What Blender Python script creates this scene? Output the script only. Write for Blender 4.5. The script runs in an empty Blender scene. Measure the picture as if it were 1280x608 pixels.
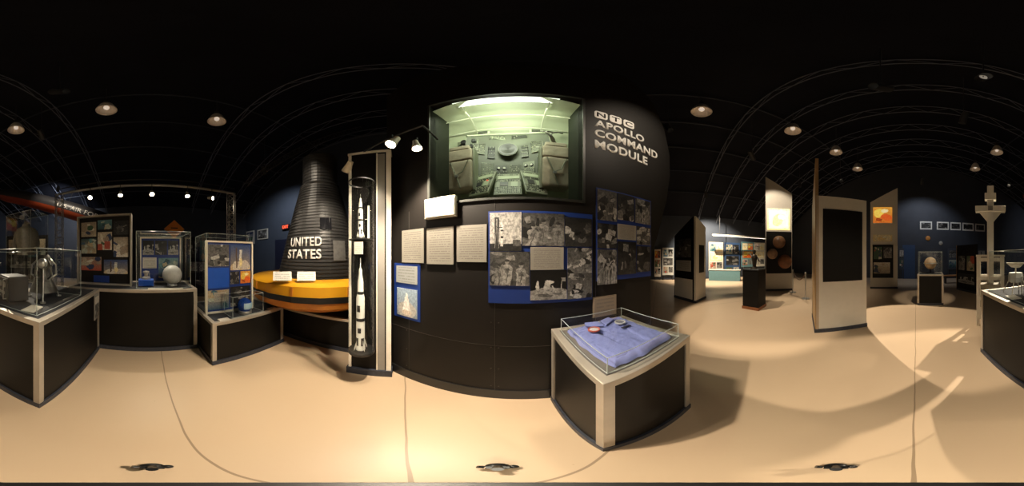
import bpy, bmesh, random
from math import *
from mathutils import Vector, Matrix, noise
random.seed(7)
K=radians(0.28125); H=1.5
def az(p): return (p-505)*K
def lt(q): return (320-q)*K
def at(p,d,z=0): return Vector((d*sin(az(p)),d*cos(az(p)),z))
def fl(p,q):
    return at(p,H/tan(-lt(q)))
def zz(q,d): return H+d*tan(lt(q))

# ---------------------------------------------------------------- materials
MATS={}
def nodes(name):
    m=bpy.data.materials.new(name); m.use_nodes=True
    nt=m.node_tree; b=nt.nodes['Principled BSDF']
    return m,nt,b
def mat(name,col,rough=.5,metal=0,var=.15,scale=8,emit=0,ecol=None,spec=.5,trans=0):
    if name in MATS: return MATS[name]
    m,nt,b=nodes(name)
    tc=nt.nodes.new('ShaderNodeTexCoord'); n=nt.nodes.new('ShaderNodeTexNoise')
    n.inputs['Scale'].default_value=scale; n.inputs['Detail'].default_value=5
    nt.links.new(tc.outputs['Object'],n.inputs['Vector'])
    mx=nt.nodes.new('ShaderNodeMix'); mx.data_type='RGBA'
    mx.inputs[6].default_value=(*[c*(1-var) for c in col],1); mx.inputs[7].default_value=(*[min(1,c*(1+var)) for c in col],1)
    nt.links.new(n.outputs['Fac'],mx.inputs[0]); nt.links.new(mx.outputs[2],b.inputs['Base Color'])
    b.inputs['Roughness'].default_value=rough; b.inputs['Metallic'].default_value=metal
    b.inputs['Specular IOR Level'].default_value=spec
    if emit:
        b.inputs['Emission Color'].default_value=(*(ecol or col),1); b.inputs['Emission Strength'].default_value=emit
    if trans: b.inputs['Transmission Weight'].default_value=trans
    MATS[name]=m; return m
def glassmat():
    m=bpy.data.materials.new('clear_acrylic'); m.use_nodes=True; nt=m.node_tree
    nt.nodes.clear(); o=nt.nodes.new('ShaderNodeOutputMaterial'); t=nt.nodes.new('ShaderNodeBsdfTransparent'); g=nt.nodes.new('ShaderNodeBsdfGlossy')
    t.inputs[0].default_value=(.97,.985,.975,1); g.inputs['Roughness'].default_value=.03; g.inputs[0].default_value=(1,1,1,1)
    f=nt.nodes.new('ShaderNodeLayerWeight'); f.inputs[0].default_value=.5
    pw=nt.nodes.new('ShaderNodeMath'); pw.operation='POWER'; pw.inputs[1].default_value=4
    nt.links.new(f.outputs['Facing'],pw.inputs[0])
    sc=nt.nodes.new('ShaderNodeMath'); sc.operation='MULTIPLY_ADD'; sc.inputs[1].default_value=.55; sc.inputs[2].default_value=.035
    nt.links.new(pw.outputs[0],sc.inputs[0])
    n=nt.nodes.new('ShaderNodeTexNoise'); n.inputs['Scale'].default_value=3
    mu=nt.nodes.new('ShaderNodeMath'); mu.operation='MULTIPLY_ADD'; mu.inputs[1].default_value=.02
    nt.links.new(n.outputs['Fac'],mu.inputs[0]); nt.links.new(sc.outputs[0],mu.inputs[2])
    x=nt.nodes.new('ShaderNodeMixShader'); nt.links.new(mu.outputs[0],x.inputs[0]); nt.links.new(t.outputs[0],x.inputs[1]); nt.links.new(g.outputs[0],x.inputs[2]); nt.links.new(x.outputs[0],o.inputs[0])
    return m
GLASS=glassmat()
g_=lambda v:(v,v*.96,v*.88)
U=random.uniform
def scene_shapes(kind):
    """returns bg_top,bg_bottom,[(ellipse?,cx,cz,a,b,rot,color)]"""
    c=random.choice
    if kind=='bw': kind=c(['tower','people','machine','moon','people','machine'])
    def clutter(n,tones,big=.2):
        return [(c([0,0,1]),U(.03,.97),U(.03,.97),U(.03,big),U(.02,big*.7),U(-.6,.6),g_(c(tones))) for i in range(n)]
    if kind=='tower':
        x=U(.35,.65); return g_(.42),g_(.62),[(0,.5,.06,.6,.12,0,g_(.03)),(0,x-.13,.45,.07,.42,0,g_(.04)),(0,x-.16,.45,.012,.38,.1,g_(.3)),(0,x-.10,.45,.012,.38,-.1,g_(.3)),(0,x+.03,.42,.04,.3,0,g_(.8)),(0,x+.03,.35,.041,.03,0,g_(.03)),(0,x+.03,.52,.041,.02,0,g_(.03)),(1,x+.03,.74,.03,.09,0,g_(.7)),(0,x-.04,.6,.09,.012,0,g_(.05)),(0,.85,.2,.12,.08,0,g_(.12))]
    if kind=='people':
        s=clutter(14,[.02,.05,.1,.2,.3],.24)
        for i in range(3):
            x=.2+.3*i+U(-.06,.06); v=U(.18,.38); h=U(.48,.66); l=U(-.25,.25)
            s+=[(0,x,h-.36,.11,.26,l,g_(v)),(1,x,h-.14,.13,.12,0,g_(v*1.05)),(0,x+U(-.12,.12),h-.2,.035,.2,U(-1,1),g_(v*.75)),(0,x,h-.2,.05,.06,l,g_(.12)),(0,x,h-.34,.012,.22,l,g_(.08)),(1,x+l*.1,h+.06,.055,.08,0,g_(v*.9)),(1,x+l*.1,h+.10,.06,.045,0,g_(.04))]
        return g_(.06),g_(.16),s
    if kind=='machine': return g_(.07),g_(.16),clutter(20,[.01,.03,.07,.14,.25,.40,.5])
    if kind=='moon':
        return g_(.004),g_(.01),[(1,.5,-.2,.9,.62,U(-.1,.1),g_(.35)),(1,.4,.15,.2,.06,.1,g_(.12)),(0,U(.4,.6),.5,.09,.14,.1,g_(.45)),(1,.52,.62,.12,.06,.1,g_(.6)),(0,.4,.36,.015,.14,.4,g_(.5)),(0,.65,.36,.015,.14,-.4,g_(.5)),(1,U(.15,.25),.48,.045,.17,0,g_(.6)),(1,.75,.2,.15,.04,.1,g_(.15)),(0,.85,.55,.012,.2,0,g_(.5)),(0,.9,.68,.06,.06,0,g_(.4))]
    if kind=='dark': return g_(.015),g_(.03),clutter(16,[.005,.02,.05,.10,.2,.35])
    if kind=='cone':
        return (.35,.45,.55),(.25,.28,.3),[(1,.5,.25,.45,.3,0,(.45,.42,.38)),(0,.42,.45,.06,.35,.28,(.85,.82,.75)),(0,.58,.45,.06,.35,-.28,(.7,.66,.6)),(0,.5,.38,.10,.3,0,(.8,.76,.7)),(1,.5,.15,.25,.10,0,(.6,.5,.4)),(1,.5,.8,.05,.06,0,(.9,.88,.8))]
    if kind=='launch':
        return (.03,.07,.2),(.3,.25,.18),[(1,.5,.1,.5,.25,0,(.65,.5,.3)),(1,.3,.15,.2,.2,0,(.75,.68,.55)),(1,.72,.18,.22,.2,0,(.55,.48,.4)),(0,.5,.55,.06,.27,.05,(.8,.78,.7)),(1,.52,.3,.08,.18,0,(.95,.8,.4)),(0,.3,.5,.03,.4,0,(.1,.06,.04))]
    if kind=='warm':
        return (.95,.8,.45),(.9,.7,.3),[(0,.5,.5,.42,.42,0,(1,.9,.62)),(1,.45,.45,.22,.3,.3,(.95,.75,.35)),(1,.6,.6,.15,.1,0,(1,.97,.8))]
    if kind=='orange':
        return (.75,.35,.05),(.6,.15,.02),[(1,.3,.6,.25,.3,.4,(.9,.62,.1)),(1,.7,.35,.3,.2,.2,(.75,.12,.02)),(1,.6,.75,.2,.12,0,(.95,.8,.4)),(0,.3,.2,.15,.08,.3,(.35,.05,.01))]
    P={'col':[(.35,.28,.2),(.05,.12,.06),(.5,.42,.3),(.45,.08,.04),(.7,.66,.55),(.03,.05,.12)],'teal':[(.02,.08,.1),(.1,.25,.28),(.45,.5,.42),(.05,.12,.2),(.5,.4,.25)]}[kind]
    return c(P),c(P),[(c([0,1]),U(.1,.9),U(.1,.9),U(.05,.25),U(.04,.22),U(-.5,.5),c(P)) for i in range(9)]
def photo(kind,scale=9):
    m,nt,b=nodes('printed_picture'); L=nt.links.new
    t1,t2,sh=scene_shapes(kind)
    bw=kind in('bw','dark','people','machine','moon','tower')
    tc=nt.nodes.new('ShaderNodeTexCoord'); n=nt.nodes.new('ShaderNodeTexNoise'); n.inputs['Scale'].default_value=6; n.inputs['Detail'].default_value=6
    off=nt.nodes.new('ShaderNodeVectorMath'); off.operation='ADD'; off.inputs[1].default_value=(U(0,50),U(0,50),U(0,50)); L(tc.outputs['Generated'],off.inputs[0]); L(off.outputs[0],n.inputs['Vector'])
    dd=.04 if kind=='tower' else .10
    ma=nt.nodes.new('ShaderNodeVectorMath'); ma.operation='MULTIPLY_ADD'; ma.inputs[1].default_value=(dd,.0,dd); L(n.outputs['Color'],ma.inputs[0]); L(tc.outputs['Generated'],ma.inputs[2])
    sb=nt.nodes.new('ShaderNodeVectorMath'); sb.operation='SUBTRACT'; sb.inputs[1].default_value=(dd/2,0,dd/2); L(ma.outputs[0],sb.inputs[0])
    sp=nt.nodes.new('ShaderNodeSeparateXYZ'); L(sb.outputs[0],sp.inputs[0])
    def mix(fac,a,c,bl='MIX'):
        x=nt.nodes.new('ShaderNodeMix'); x.data_type='RGBA'; x.blend_type=bl
        if isinstance(fac,float): x.inputs[0].default_value=fac
        else: L(fac,x.inputs[0])
        for i,v in((6,a),(7,c)):
            if isinstance(v,tuple): x.inputs[i].default_value=(*v,1)
            else: L(v,x.inputs[i])
        return x.outputs[2]
    col=mix(sp.outputs[2],t2,t1)
    for el,cx,cz,a,bb,r,cc in sh:
        mp=nt.nodes.new('ShaderNodeMapping'); mp.vector_type='TEXTURE'; mp.inputs['Location'].default_value=(cx,.5,cz); mp.inputs['Rotation'].default_value=(0,r,0); mp.inputs['Scale'].default_value=(a,50,bb); L(sb.outputs[0],mp.inputs[0])
        v=nt.nodes.new('ShaderNodeVectorMath')
        ls=nt.nodes.new('ShaderNodeMath'); ls.operation='LESS_THAN'; ls.inputs[1].default_value=1
        if el: v.operation='LENGTH'; L(mp.outputs[0],v.inputs[0]); L(v.outputs['Value'],ls.inputs[0])
        else:
            v.operation='ABSOLUTE'; L(mp.outputs[0],v.inputs[0]); s2=nt.nodes.new('ShaderNodeSeparateXYZ'); L(v.outputs[0],s2.inputs[0]); mm=nt.nodes.new('ShaderNodeMath'); mm.operation='MAXIMUM'; L(s2.outputs[0],mm.inputs[0]); L(s2.outputs[2],mm.inputs[1]); L(mm.outputs[0],ls.inputs[0])
        col=mix(ls.outputs[0],col,cc)
    n2=nt.nodes.new('ShaderNodeTexNoise'); n2.inputs['Scale'].default_value=12; n2.inputs['Detail'].default_value=8; n2.inputs['Roughness'].default_value=.7; L(off.outputs[0],n2.inputs['Vector'])
    r=nt.nodes.new('ShaderNodeValToRGB'); r.color_ramp.elements[0].position=.36; r.color_ramp.elements[0].color=(.2,.2,.2,1); r.color_ramp.elements[1].position=.6; r.color_ramp.elements[1].color=(1.15,1.15,1.15,1); L(n2.outputs['Fac'],r.inputs[0])
    col=mix(.85 if bw else .5,col,r.outputs[0],'MULTIPLY')
    L(col,b.inputs['Base Color']); b.inputs['Roughness'].default_value=.4
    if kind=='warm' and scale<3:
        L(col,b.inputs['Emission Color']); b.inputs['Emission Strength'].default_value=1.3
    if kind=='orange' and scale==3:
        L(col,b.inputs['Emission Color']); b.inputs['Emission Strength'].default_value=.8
    return m
def paper(lines=14,bg=(.62,.58,.5),ink=(.12,.11,.1)):
    key='paper%d%.2f'%(lines,bg[0])
    if key in MATS: return MATS[key]
    m,nt,b=nodes('printed_paper'); L=nt.links.new
    def M(op,a,bb=None,c=None):
        x=nt.nodes.new('ShaderNodeMath'); x.operation=op
        for i,v in enumerate((a,bb,c)):
            if v is None: continue
            if isinstance(v,(int,float)): x.inputs[i].default_value=v
            else: L(v,x.inputs[i])
        return x.outputs[0]
    tc=nt.nodes.new('ShaderNodeTexCoord'); sp=nt.nodes.new('ShaderNodeSeparateXYZ'); L(tc.outputs['Generated'],sp.inputs[0])
    zl=M('MULTIPLY',sp.outputs[2],lines); fr=M('FRACT',zl); idx=M('FLOOR',zl)
    line=M('LESS_THAN',M('ABSOLUTE',M('SUBTRACT',fr,.5)),.2)
    cb=nt.nodes.new('ShaderNodeCombineXYZ'); L(M('MULTIPLY',sp.outputs[0],18),cb.inputs[0]); L(M('MULTIPLY',idx,7.3),cb.inputs[1])
    n=nt.nodes.new('ShaderNodeTexNoise'); n.inputs['Scale'].default_value=1.6; L(cb.outputs[0],n.inputs['Vector'])
    w=M('GREATER_THAN',n.outputs['Fac'],.43)
    mx_=M('LESS_THAN',M('ABSOLUTE',M('SUBTRACT',sp.outputs[0],.5)),.4); mz=M('LESS_THAN',M('ABSOLUTE',M('SUBTRACT',sp.outputs[2],.5)),.42)
    f=M('MULTIPLY',M('MULTIPLY',line,w),M('MULTIPLY',mx_,mz)); f=M('MULTIPLY',f,.5)
    mx=nt.nodes.new('ShaderNodeMix'); mx.data_type='RGBA'; mx.inputs[6].default_value=(*bg,1); mx.inputs[7].default_value=(*ink,1)
    L(f,mx.inputs[0]); L(mx.outputs[2],b.inputs['Base Color']); b.inputs['Roughness'].default_value=.6
    MATS[key]=m; return m
BLK=mat('black_laminate',(.008,.007,.006),.5,var=.3,scale=3,spec=.18)
BLKW=mat('black_painted_panel',(.012,.010,.0085),.5,var=.25,scale=2,spec=.22)
ALU=mat('brushed_aluminium',(.50,.45,.38),.45,.55)
KICK=mat('marbled_rubber_base',(.03,.035,.05),.5,var=.8,scale=30)
DKTOP=mat('dark_felt_top',(.03,.032,.04),.8)
BLUE=mat('blue_board',(.006,.030,.18),.5,var=.1)
BLUEB=mat('bright_blue_card',(.01,.09,.5),.4)
WHITE=mat('white_paint',(.66,.61,.5),.5,var=.06)
DKMET=mat('dark_steel',(.035,.035,.036),.5,.3)
GREY=mat('grey_plastic',(.25,.24,.22),.5)
SILV=mat('silver_metal',(.6,.6,.58),.3,.8)
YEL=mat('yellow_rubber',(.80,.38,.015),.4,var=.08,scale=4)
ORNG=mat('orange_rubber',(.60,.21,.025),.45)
EDGE=mat('acrylic_edge',(.4,.45,.43),.2,0)
BLKP=mat('black_plastic',(.012,.012,.012),.35)
WOOD=mat('warm_wood',(.5,.25,.08),.5,var=.3,scale=12)
RED=mat('red_paint',(.26,.04,.012),.4)
LAMPE=mat('lamp_glow',(1,.9,.7),.4,emit=60,ecol=(1,.88,.68))
LAMPD=mat('lamp_glow_soft',(.3,.28,.22),.4,emit=.2,ecol=(1,.88,.68))
GRN=mat('cabin_green_grey',(.36,.40,.27),.5,var=.1)
GRNM=mat('console_green_grey',(.19,.21,.14),.5,var=.1)
GRND=mat('cabin_olive',(.045,.050,.035),.5)
GLOW2=mat('cabin_tube_glow',(.9,1,.85),.4,emit=1.4,ecol=(.93,1,.84))

# ---------------------------------------------------------------- mesh builder
class MB:
    def __init__(s): s.bm=bmesh.new()
    def _t(s,vs,mi,M=None):
        fs=set()
        for v in vs:
            for f in v.link_faces: fs.add(f)
        for f in fs: f.material_index=mi
    def box(s,c,d,mi=0,R=None):
        M=Matrix.Translation(c)@(R.to_4x4() if R is not None else Matrix.Identity(4))@Matrix.Diagonal((d[0],d[1],d[2],1))
        r=bmesh.ops.create_cube(s.bm,size=1,matrix=M); s._t(r['verts'],mi); return s
    def cyl(s,a,b,r1,r2=None,seg=16,mi=0):
        a=Vector(a);b=Vector(b); r2=r1 if r2 is None else r2; d=b-a
        M=Matrix.Translation((a+b)/2)@d.to_track_quat('Z','Y').to_matrix().to_4x4()
        r=bmesh.ops.create_cone(s.bm,cap_ends=True,segments=seg,radius1=r1,radius2=max(r2,.0005),depth=d.length,matrix=M); s._t(r['verts'],mi); return s
    def sph(s,c,r,sc=(1,1,1),mi=0,seg=20):
        M=Matrix.Translation(c)@Matrix.Diagonal((sc[0],sc[1],sc[2],1))
        q=bmesh.ops.create_uvsphere(s.bm,u_segments=seg,v_segments=max(8,seg*2//3),radius=r,matrix=M); s._t(q['verts'],mi); return s
    def lathe(s,pr,seg=32,mi=0,c=(0,0,0),a0=0,a1=2*pi):
        full=abs(a1-a0-2*pi)<1e-6; n=seg if full else seg+1; rings=[]
        for r,z in pr:
            rings.append([s.bm.verts.new((c[0]+r*cos(a0+(a1-a0)*i/seg),c[1]+r*sin(a0+(a1-a0)*i/seg),c[2]+z)) for i in range(n)])
        for j in range(len(pr)-1):
            for i in range(seg):
                k=(i+1)%n
                f=s.bm.faces.new((rings[j][i],rings[j][k],rings[j+1][k],rings[j+1][i])); f.material_index=mi
        return s
    def face(s,pts,mi=0):
        f=s.bm.faces.new([s.bm.verts.new(p) for p in pts]); f.material_index=mi; return s
    def prism(s,pts,vec,mi=0):
        a=[s.bm.verts.new(p) for p in pts]; b=[s.bm.verts.new(Vector(p)+Vector(vec)) for p in pts]; n=len(pts)
        fs=[s.bm.faces.new(a),s.bm.faces.new(b[::-1])]
        for i in range(n): fs.append(s.bm.faces.new((a[(i+1)%n],a[i],b[i],b[(i+1)%n])))
        for f in fs: f.material_index=mi
        return s
    def tube(s,pts,r,seg=8,mi=0):
        for i in range(len(pts)-1): s.cyl(pts[i],pts[i+1],r,r,seg,mi)
        return s
    def obj(s,name,mats,parent=None,loc=(0,0,0),rz=0,smooth=False,bevel=0,norm=True):
        if norm: bmesh.ops.recalc_face_normals(s.bm,faces=s.bm.faces)
        me=bpy.data.meshes.new(name); s.bm.to_mesh(me); s.bm.free()
        for m in (mats if isinstance(mats,(list,tuple)) else [mats]): me.materials.append(m)
        o=bpy.data.objects.new(name,me); bpy.context.scene.collection.objects.link(o)
        if parent: o.parent=parent
        o.location=loc; o.rotation_euler=(0,0,rz)
        if smooth:
            me.polygons.foreach_set('use_smooth',[True]*len(me.polygons))
            try:
                me.set_sharp_from_angle(angle=radians(40))
            except Exception: pass
        if bevel:
            b=o.modifiers.new('bevel','BEVEL'); b.width=bevel; b.segments=2 if bevel<.03 else 4; b.limit_method='ANGLE'
        return o
def tag(o,label,cat,group=None):
    o['label']=label; o['category']=cat
    if group: o['group']=group
    return o
def thing(name,label,cat,loc=(0,0,0),rz=0,group=None):
    o=bpy.data.objects.new(name,None); bpy.context.scene.collection.objects.link(o); o.empty_display_size=.1
    o.location=loc; o.rotation_euler=(0,0,rz); return tag(o,label,cat,group)
def text(name,s,parent,mt,w,h,loc,rz=0,ext=.002,offset=0,bend=None):
    cu=bpy.data.curves.new(name,'FONT'); cu.body=s; cu.size=1; cu.extrude=0; cu.offset=offset; cu.align_x='LEFT'
    cu.space_character=1+offset*2.2
    t=bpy.data.objects.new(name,cu); bpy.context.scene.collection.objects.link(t)
    bpy.context.view_layer.update()
    me=bpy.data.meshes.new_from_object(t.evaluated_get(bpy.context.evaluated_depsgraph_get()))
    bpy.data.objects.remove(t)
    xs=[v.co.x for v in me.vertices]; ys=[v.co.y for v in me.vertices]
    x0,x1,y0,y1=min(xs),max(xs),min(ys),max(ys)
    for v in me.vertices:
        x=(v.co.x-x0)/(x1-x0)*w; z=(v.co.y-y0)/(y1-y0)*h
        v.co=bend(x,z) if bend else Vector((x,0,z))
    me.materials.clear(); me.materials.append(mt)
    bm=bmesh.new(); bm.from_mesh(me)
    if ext: bmesh.ops.solidify(bm,geom=bm.faces[:],thickness=ext)
    bm.to_mesh(me); bm.free()
    o=bpy.data.objects.new(name,me); bpy.context.scene.collection.objects.link(o); o.parent=parent; o.location=loc; o.rotation_euler=(0,0,rz)
    return o
def cam_rot(p): return -az(p)

# ---------------------------------------------------------------- structure
X0,X1,Y0,Y1=-9.6,10.2,-10.6,6.6
def S(o): o['kind']='structure'; return o
def floor_mat():
    m,nt,b=nodes('epoxy_floor'); L=nt.links.new
    tc=nt.nodes.new('ShaderNodeTexCoord'); sp=nt.nodes.new('ShaderNodeSeparateXYZ'); L(tc.outputs['Object'],sp.inputs[0])
    def M(op,a,bb=None):
        x=nt.nodes.new('ShaderNodeMath'); x.operation=op
        for i,v in enumerate((a,bb)):
            if v is None: continue
            if isinstance(v,(int,float)): x.inputs[i].default_value=v
            else: L(v,x.inputs[i])
        return x.outputs[0]
    n3=nt.nodes.new('ShaderNodeTexNoise'); n3.inputs['Scale'].default_value=1.5; L(tc.outputs['Object'],n3.inputs['Vector'])
    wob=M('MULTIPLY',M('SUBTRACT',n3.outputs['Fac'],.5),.04)
    def joint(c,off,per=4.6):
        q=M('ADD',M('SUBTRACT',c,off),wob); q=M('ADD',q,per*10.5); fr=M('MODULO',q,per)
        return M('LESS_THAN',M('ABSOLUTE',M('SUBTRACT',fr,per/2)),.0055)
    jx=joint(sp.outputs[0],.01); jy=joint(sp.outputs[1],.18)
    j=M('MULTIPLY',M('MAXIMUM',jx,jy),.55)
    n1=nt.nodes.new('ShaderNodeTexNoise'); n1.inputs['Scale'].default_value=.7; n1.inputs['Detail'].default_value=4; L(tc.outputs['Object'],n1.inputs['Vector'])
    r=nt.nodes.new('ShaderNodeValToRGB'); e=r.color_ramp.elements; e[0].position=.25; e[0].color=(.555,.410,.270,1); e[1].position=.75; e[1].color=(.60,.450,.300,1); L(n1.outputs['Fac'],r.inputs[0])
    v=nt.nodes.new('ShaderNodeTexVoronoi'); v.inputs['Scale'].default_value=5; L(tc.outputs['Object'],v.inputs['Vector'])
    spot=M('MULTIPLY',M('LESS_THAN',v.outputs['Distance'],.025),.25)
    mx0=nt.nodes.new('ShaderNodeMix'); mx0.data_type='RGBA'; L(spot,mx0.inputs[0]); L(r.outputs[0],mx0.inputs[6]); mx0.inputs[7].default_value=(.25,.15,.08,1)
    mx=nt.nodes.new('ShaderNodeMix'); mx.data_type='RGBA'; L(j,mx.inputs[0]); L(mx0.outputs[2],mx.inputs[6]); mx.inputs[7].default_value=(.09,.05,.02,1)
    L(mx.outputs[2],b.inputs['Base Color'])
    n2=nt.nodes.new('ShaderNodeTexNoise'); n2.inputs['Scale'].default_value=2; n2.inputs['Detail'].default_value=3; L(tc.outputs['Object'],n2.inputs['Vector'])
    L(M('ADD',M('MULTIPLY',n2.outputs['Fac'],.06),.36),b.inputs['Roughness']); b.inputs['Specular IOR Level'].default_value=.36
    return m
S(MB().box(((X0+X1)/2,(Y0+Y1)/2,-.05),(X1-X0+.4,Y1-Y0+.4,.1)).obj('floor',floor_mat()))
WALLM=mat('dark_blue_wall',(.055,.068,.092),.7,var=.15,scale=2)
WALLR=mat('slate_blue_wall',(.04,.046,.06),.7,var=.2,scale=2)
def vz(x): return 7.9-3.6*(x/9.9)**2
pts=[(x,vz(x)) for x in [X0+ (X1-X0)*i/24 for i in range(25)]]
def endwall(name,y,m):
    P=[(X0,y,0)]+[(x,y,z+.02) for x,z in pts]+[(X1,y,0)]
    return S(MB().prism(P,(0,.1 if y>0 else -.1,0)).obj(name,m))
endwall('wall_north',Y1,WALLM); endwall('wall_south',Y0,WALLR)
S(MB().box((X0-.05,(Y0+Y1)/2,2.25),(.1,Y1-Y0,4.6)).obj('wall_west',WALLR))
S(MB().box((X1+.05,(Y0+Y1)/2,2.2),(.1,Y1-Y0,4.5)).obj('wall_east',WALLM))
CEIL=mat('black_corrugated_roof',(.010,.011,.016),.8,var=.4,scale=1,spec=.1)
b=MB()
for i in range(24):
    (xa,za),(xb,zb)=pts[i],pts[i+1]
    b.prism([(xa,Y0,za),(xb,Y0,zb),(xb,Y0,zb+.08),(xa,Y0,za+.08)],(0,Y1-Y0,0))
S(b.obj('ceiling',CEIL))
RIB=mat('roof_truss_steel',(.15,.165,.20),.6,.1,spec=.2)
for y in [-9.6,-8.4,-7.2,-6.0,-4.8,-3.6,-2.4,2.6,3.8,5.0,6.2]:
    b=MB(); N=30
    up=[Vector((x,y,vz(x)-.12)) for x in [X0+.2+(X1-X0-.4)*i/N for i in range(N+1)]]
    lo=[p+Vector((0,0,-.42)) for p in up]
    b.tube(up,.016,6); b.tube(lo,.016,6)
    for i in range(N): b.cyl(up[i],lo[i+1],.011,seg=4) if i%2 else b.cyl(lo[i],up[i+1],.011,seg=4)
    o=b.obj('roof_truss',RIB); tag(o,'dark steel arched roof truss under the black vaulted roof','roof truss','arched roof trusses')
PUR=mat('purlin_steel',(.05,.056,.07),.6,spec=.2)
for x in [-8.6,-7.4,-6.2,-5,-3.8,3.8,5,6.2,7.4,8.6]:
    o=MB().box((x,(Y0+Y1)/2,vz(x)-.08),(.035,Y1-Y0-.1,.05)).obj('roof_purlin',PUR); tag(o,'dark steel purlin running along the vaulted roof','roof beam','roof purlins')
S(MB().box(((X0+X1)/2,Y0+.02,.06),(X1-X0,.04,.12)).obj('baseboard_south',KICK))
S(MB().box((X1-.02,(Y0+Y1)/2,.06),(.04,Y1-Y0,.12)).obj('baseboard_east',KICK))

# ---------------------------------------------------------------- lamps
SHADE=mat('high_bay_reflector',(.72,.62,.50),.4,.0,var=.1)
def high_bay(p,q):
    d=4.5/tan(lt(q)); P=at(p,d,6.0)
    t=thing('pendant_lamp','round high-bay lamp with beige reflector hanging from the roof','pendant lamp',P,0,'high-bay lamps under the roof')
    MB().lathe([(.06,.32),(.11,.31),(.15,.24),(.19,.12),(.235,.0),(.245,-.04),(.23,-.04),(.17,.12),(.12,.24),(.05,.27),(.001,.27)],28).obj('lamp_shade',SHADE,t,smooth=True)
    MB().cyl((0,0,.30),(0,0,.52),.08,.06).obj('ballast_housing',DKMET,t)
    MB().cyl((0,0,.52),(0,0,vz(P.x)-6.0),.008,seg=6).obj('cable',DKMET,t)
    MB().sph((0,0,.10),.07,(1,1,1.3)).obj('bulb',mat('bulb_bounce_glow',(.8,.7,.55),.3,emit=.5,ecol=(1,.85,.7)),t,smooth=True)  # lamps are off; weak bulb glow stands in for light bounced from below
for p,q in [(20,162),(133,137),(271,151),(877,139),(991,163),(1045,190),(1072,211),(1246,190),(1219,211)]: high_bay(p,q)
for p,q in [(894,228),(843,231),(937,230)]: high_bay(p,q)

WARM=(1,.85,.66)
def aim(o,P,T):
    o.location=P; o.rotation_euler=(Vector(T)-Vector(P)).to_track_quat('-Z','Y').to_euler()
def spot(P,T,W,ang=100,blend=.6,col=WARM,r=.03,parent=None):
    l=bpy.data.lights.new('spot_light','SPOT'); l.energy=W; l.spot_size=radians(ang); l.spot_blend=blend; l.color=col; l.shadow_soft_size=r
    o=bpy.data.objects.new('spot_light',l); bpy.context.scene.collection.objects.link(o); aim(o,P,T); return o
def spotlamp(P,T,W,label,col=WARM,ang=100,scale=1,body=None,group='small spotlights',hang=.12,blend=.6,snoot=False):
    P=Vector(P); T=Vector(T)
    t=thing('spotlight',label,'spotlight',P,0,group)
    q=(T-P).to_track_quat('-Z','Y')
    M=body or WHITE; s=scale
    if snoot: pr=[(.001,.14*s),(.05*s,.14*s),(.055*s,.10*s),(.055*s,-.10*s),(.05*s,-.10*s),(.048*s,.05*s),(.001,.06*s)]
    else: pr=[(.001,.11*s),(.03*s,.11*s),(.035*s,.06*s),(.05*s,0),(.055*s,-.03*s),(.05*s,-.03*s),(.045*s,.0),(.03*s,.04*s)]
    o=MB().lathe(pr,20).obj('lamp_housing',M,t,smooth=True); o.rotation_euler=q.to_euler()
    zb=.045 if snoot else .012
    o=MB().lathe([(.001,zb*s),(.025*s,(zb-.002)*s),(.042*s,(zb-.012)*s)],20).obj('bulb',(LAMPD if snoot else LAMPE) if W else mat('unlit_bulb',(.6,.55,.45),.3),t); o.rotation_euler=q.to_euler()
    MB().cyl((0,0,.03),(0,0,hang),.008,seg=8).obj('bracket',DKMET,t)
    if W:
        l=spot(P+(T-P).normalized()*(.12 if snoot else .05)*s,T,W,ang,blend,col)
    return t

# ---------------------------------------------------------------- display plinths
def plinth(name,label,x0,x1,y0,y1,h,loc=(0,0,0),rz=0,top=DKTOP):
    cx,cy=(x0+x1)/2,(y0+y1)/2
    t=thing(name,label,'display stand',Vector(loc)+Matrix.Rotation(rz,3,'Z')@Vector((cx,cy,0)),rz)
    w,d=x1-x0,y1-y0
    MB().box((0,0,h/2+.02),(w-.02,d-.02,h-.06)).obj('body',BLK,t)
    e=.05
    for sx in(-1,1):
        for sy in(-1,1):
            xo,yo,xi,yi=sx*(w/2+.003),sy*(d/2+.003),sx*(w/2-e),sy*(d/2-e); xm,ym=sx*(w/2-.011),sy*(d/2-.011)
            MB().prism([(xo,yo,.06),(xi,yo,.06),(xi,ym,.06),(xm,ym,.06),(xm,yi,.06),(xo,yi,.06)],(0,0,h-.1)).obj('corner_trim',ALU,t)
    c=[(-w/2-.005,-d/2-.005),(w/2+.005,-d/2-.005),(w/2+.005,d/2+.005),(-w/2-.005,d/2+.005)]; ci=[(x-.05*(1 if x>0 else -1),y-.05*(1 if y>0 else -1)) for x,y in c]
    b=MB(); O0=[b.bm.verts.new((*p,h-.045)) for p in c];O1=[b.bm.verts.new((*p,h)) for p in c];I0=[b.bm.verts.new((*p,h-.045)) for p in ci];I1=[b.bm.verts.new((*p,h)) for p in ci]
    for i in range(4):
        k=(i+1)%4
        for q in ((O0[i],O0[k],O1[k],O1[i]),(O1[i],O1[k],I1[k],I1[i]),(I1[i],I1[k],I0[k],I0[i]),(I0[i],I0[k],O0[k],O0[i])): b.bm.faces.new(q)
    b.obj('top_rim',ALU,t,bevel=.004)
    MB().box((0,0,h-.022),(w-.06,d-.06,.03)).obj('top_surface',top,t)
    MB().box((0,0,.035),(w+.016,d+.016,.07)).obj('base_skirt',KICK,t)
    return t
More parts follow.
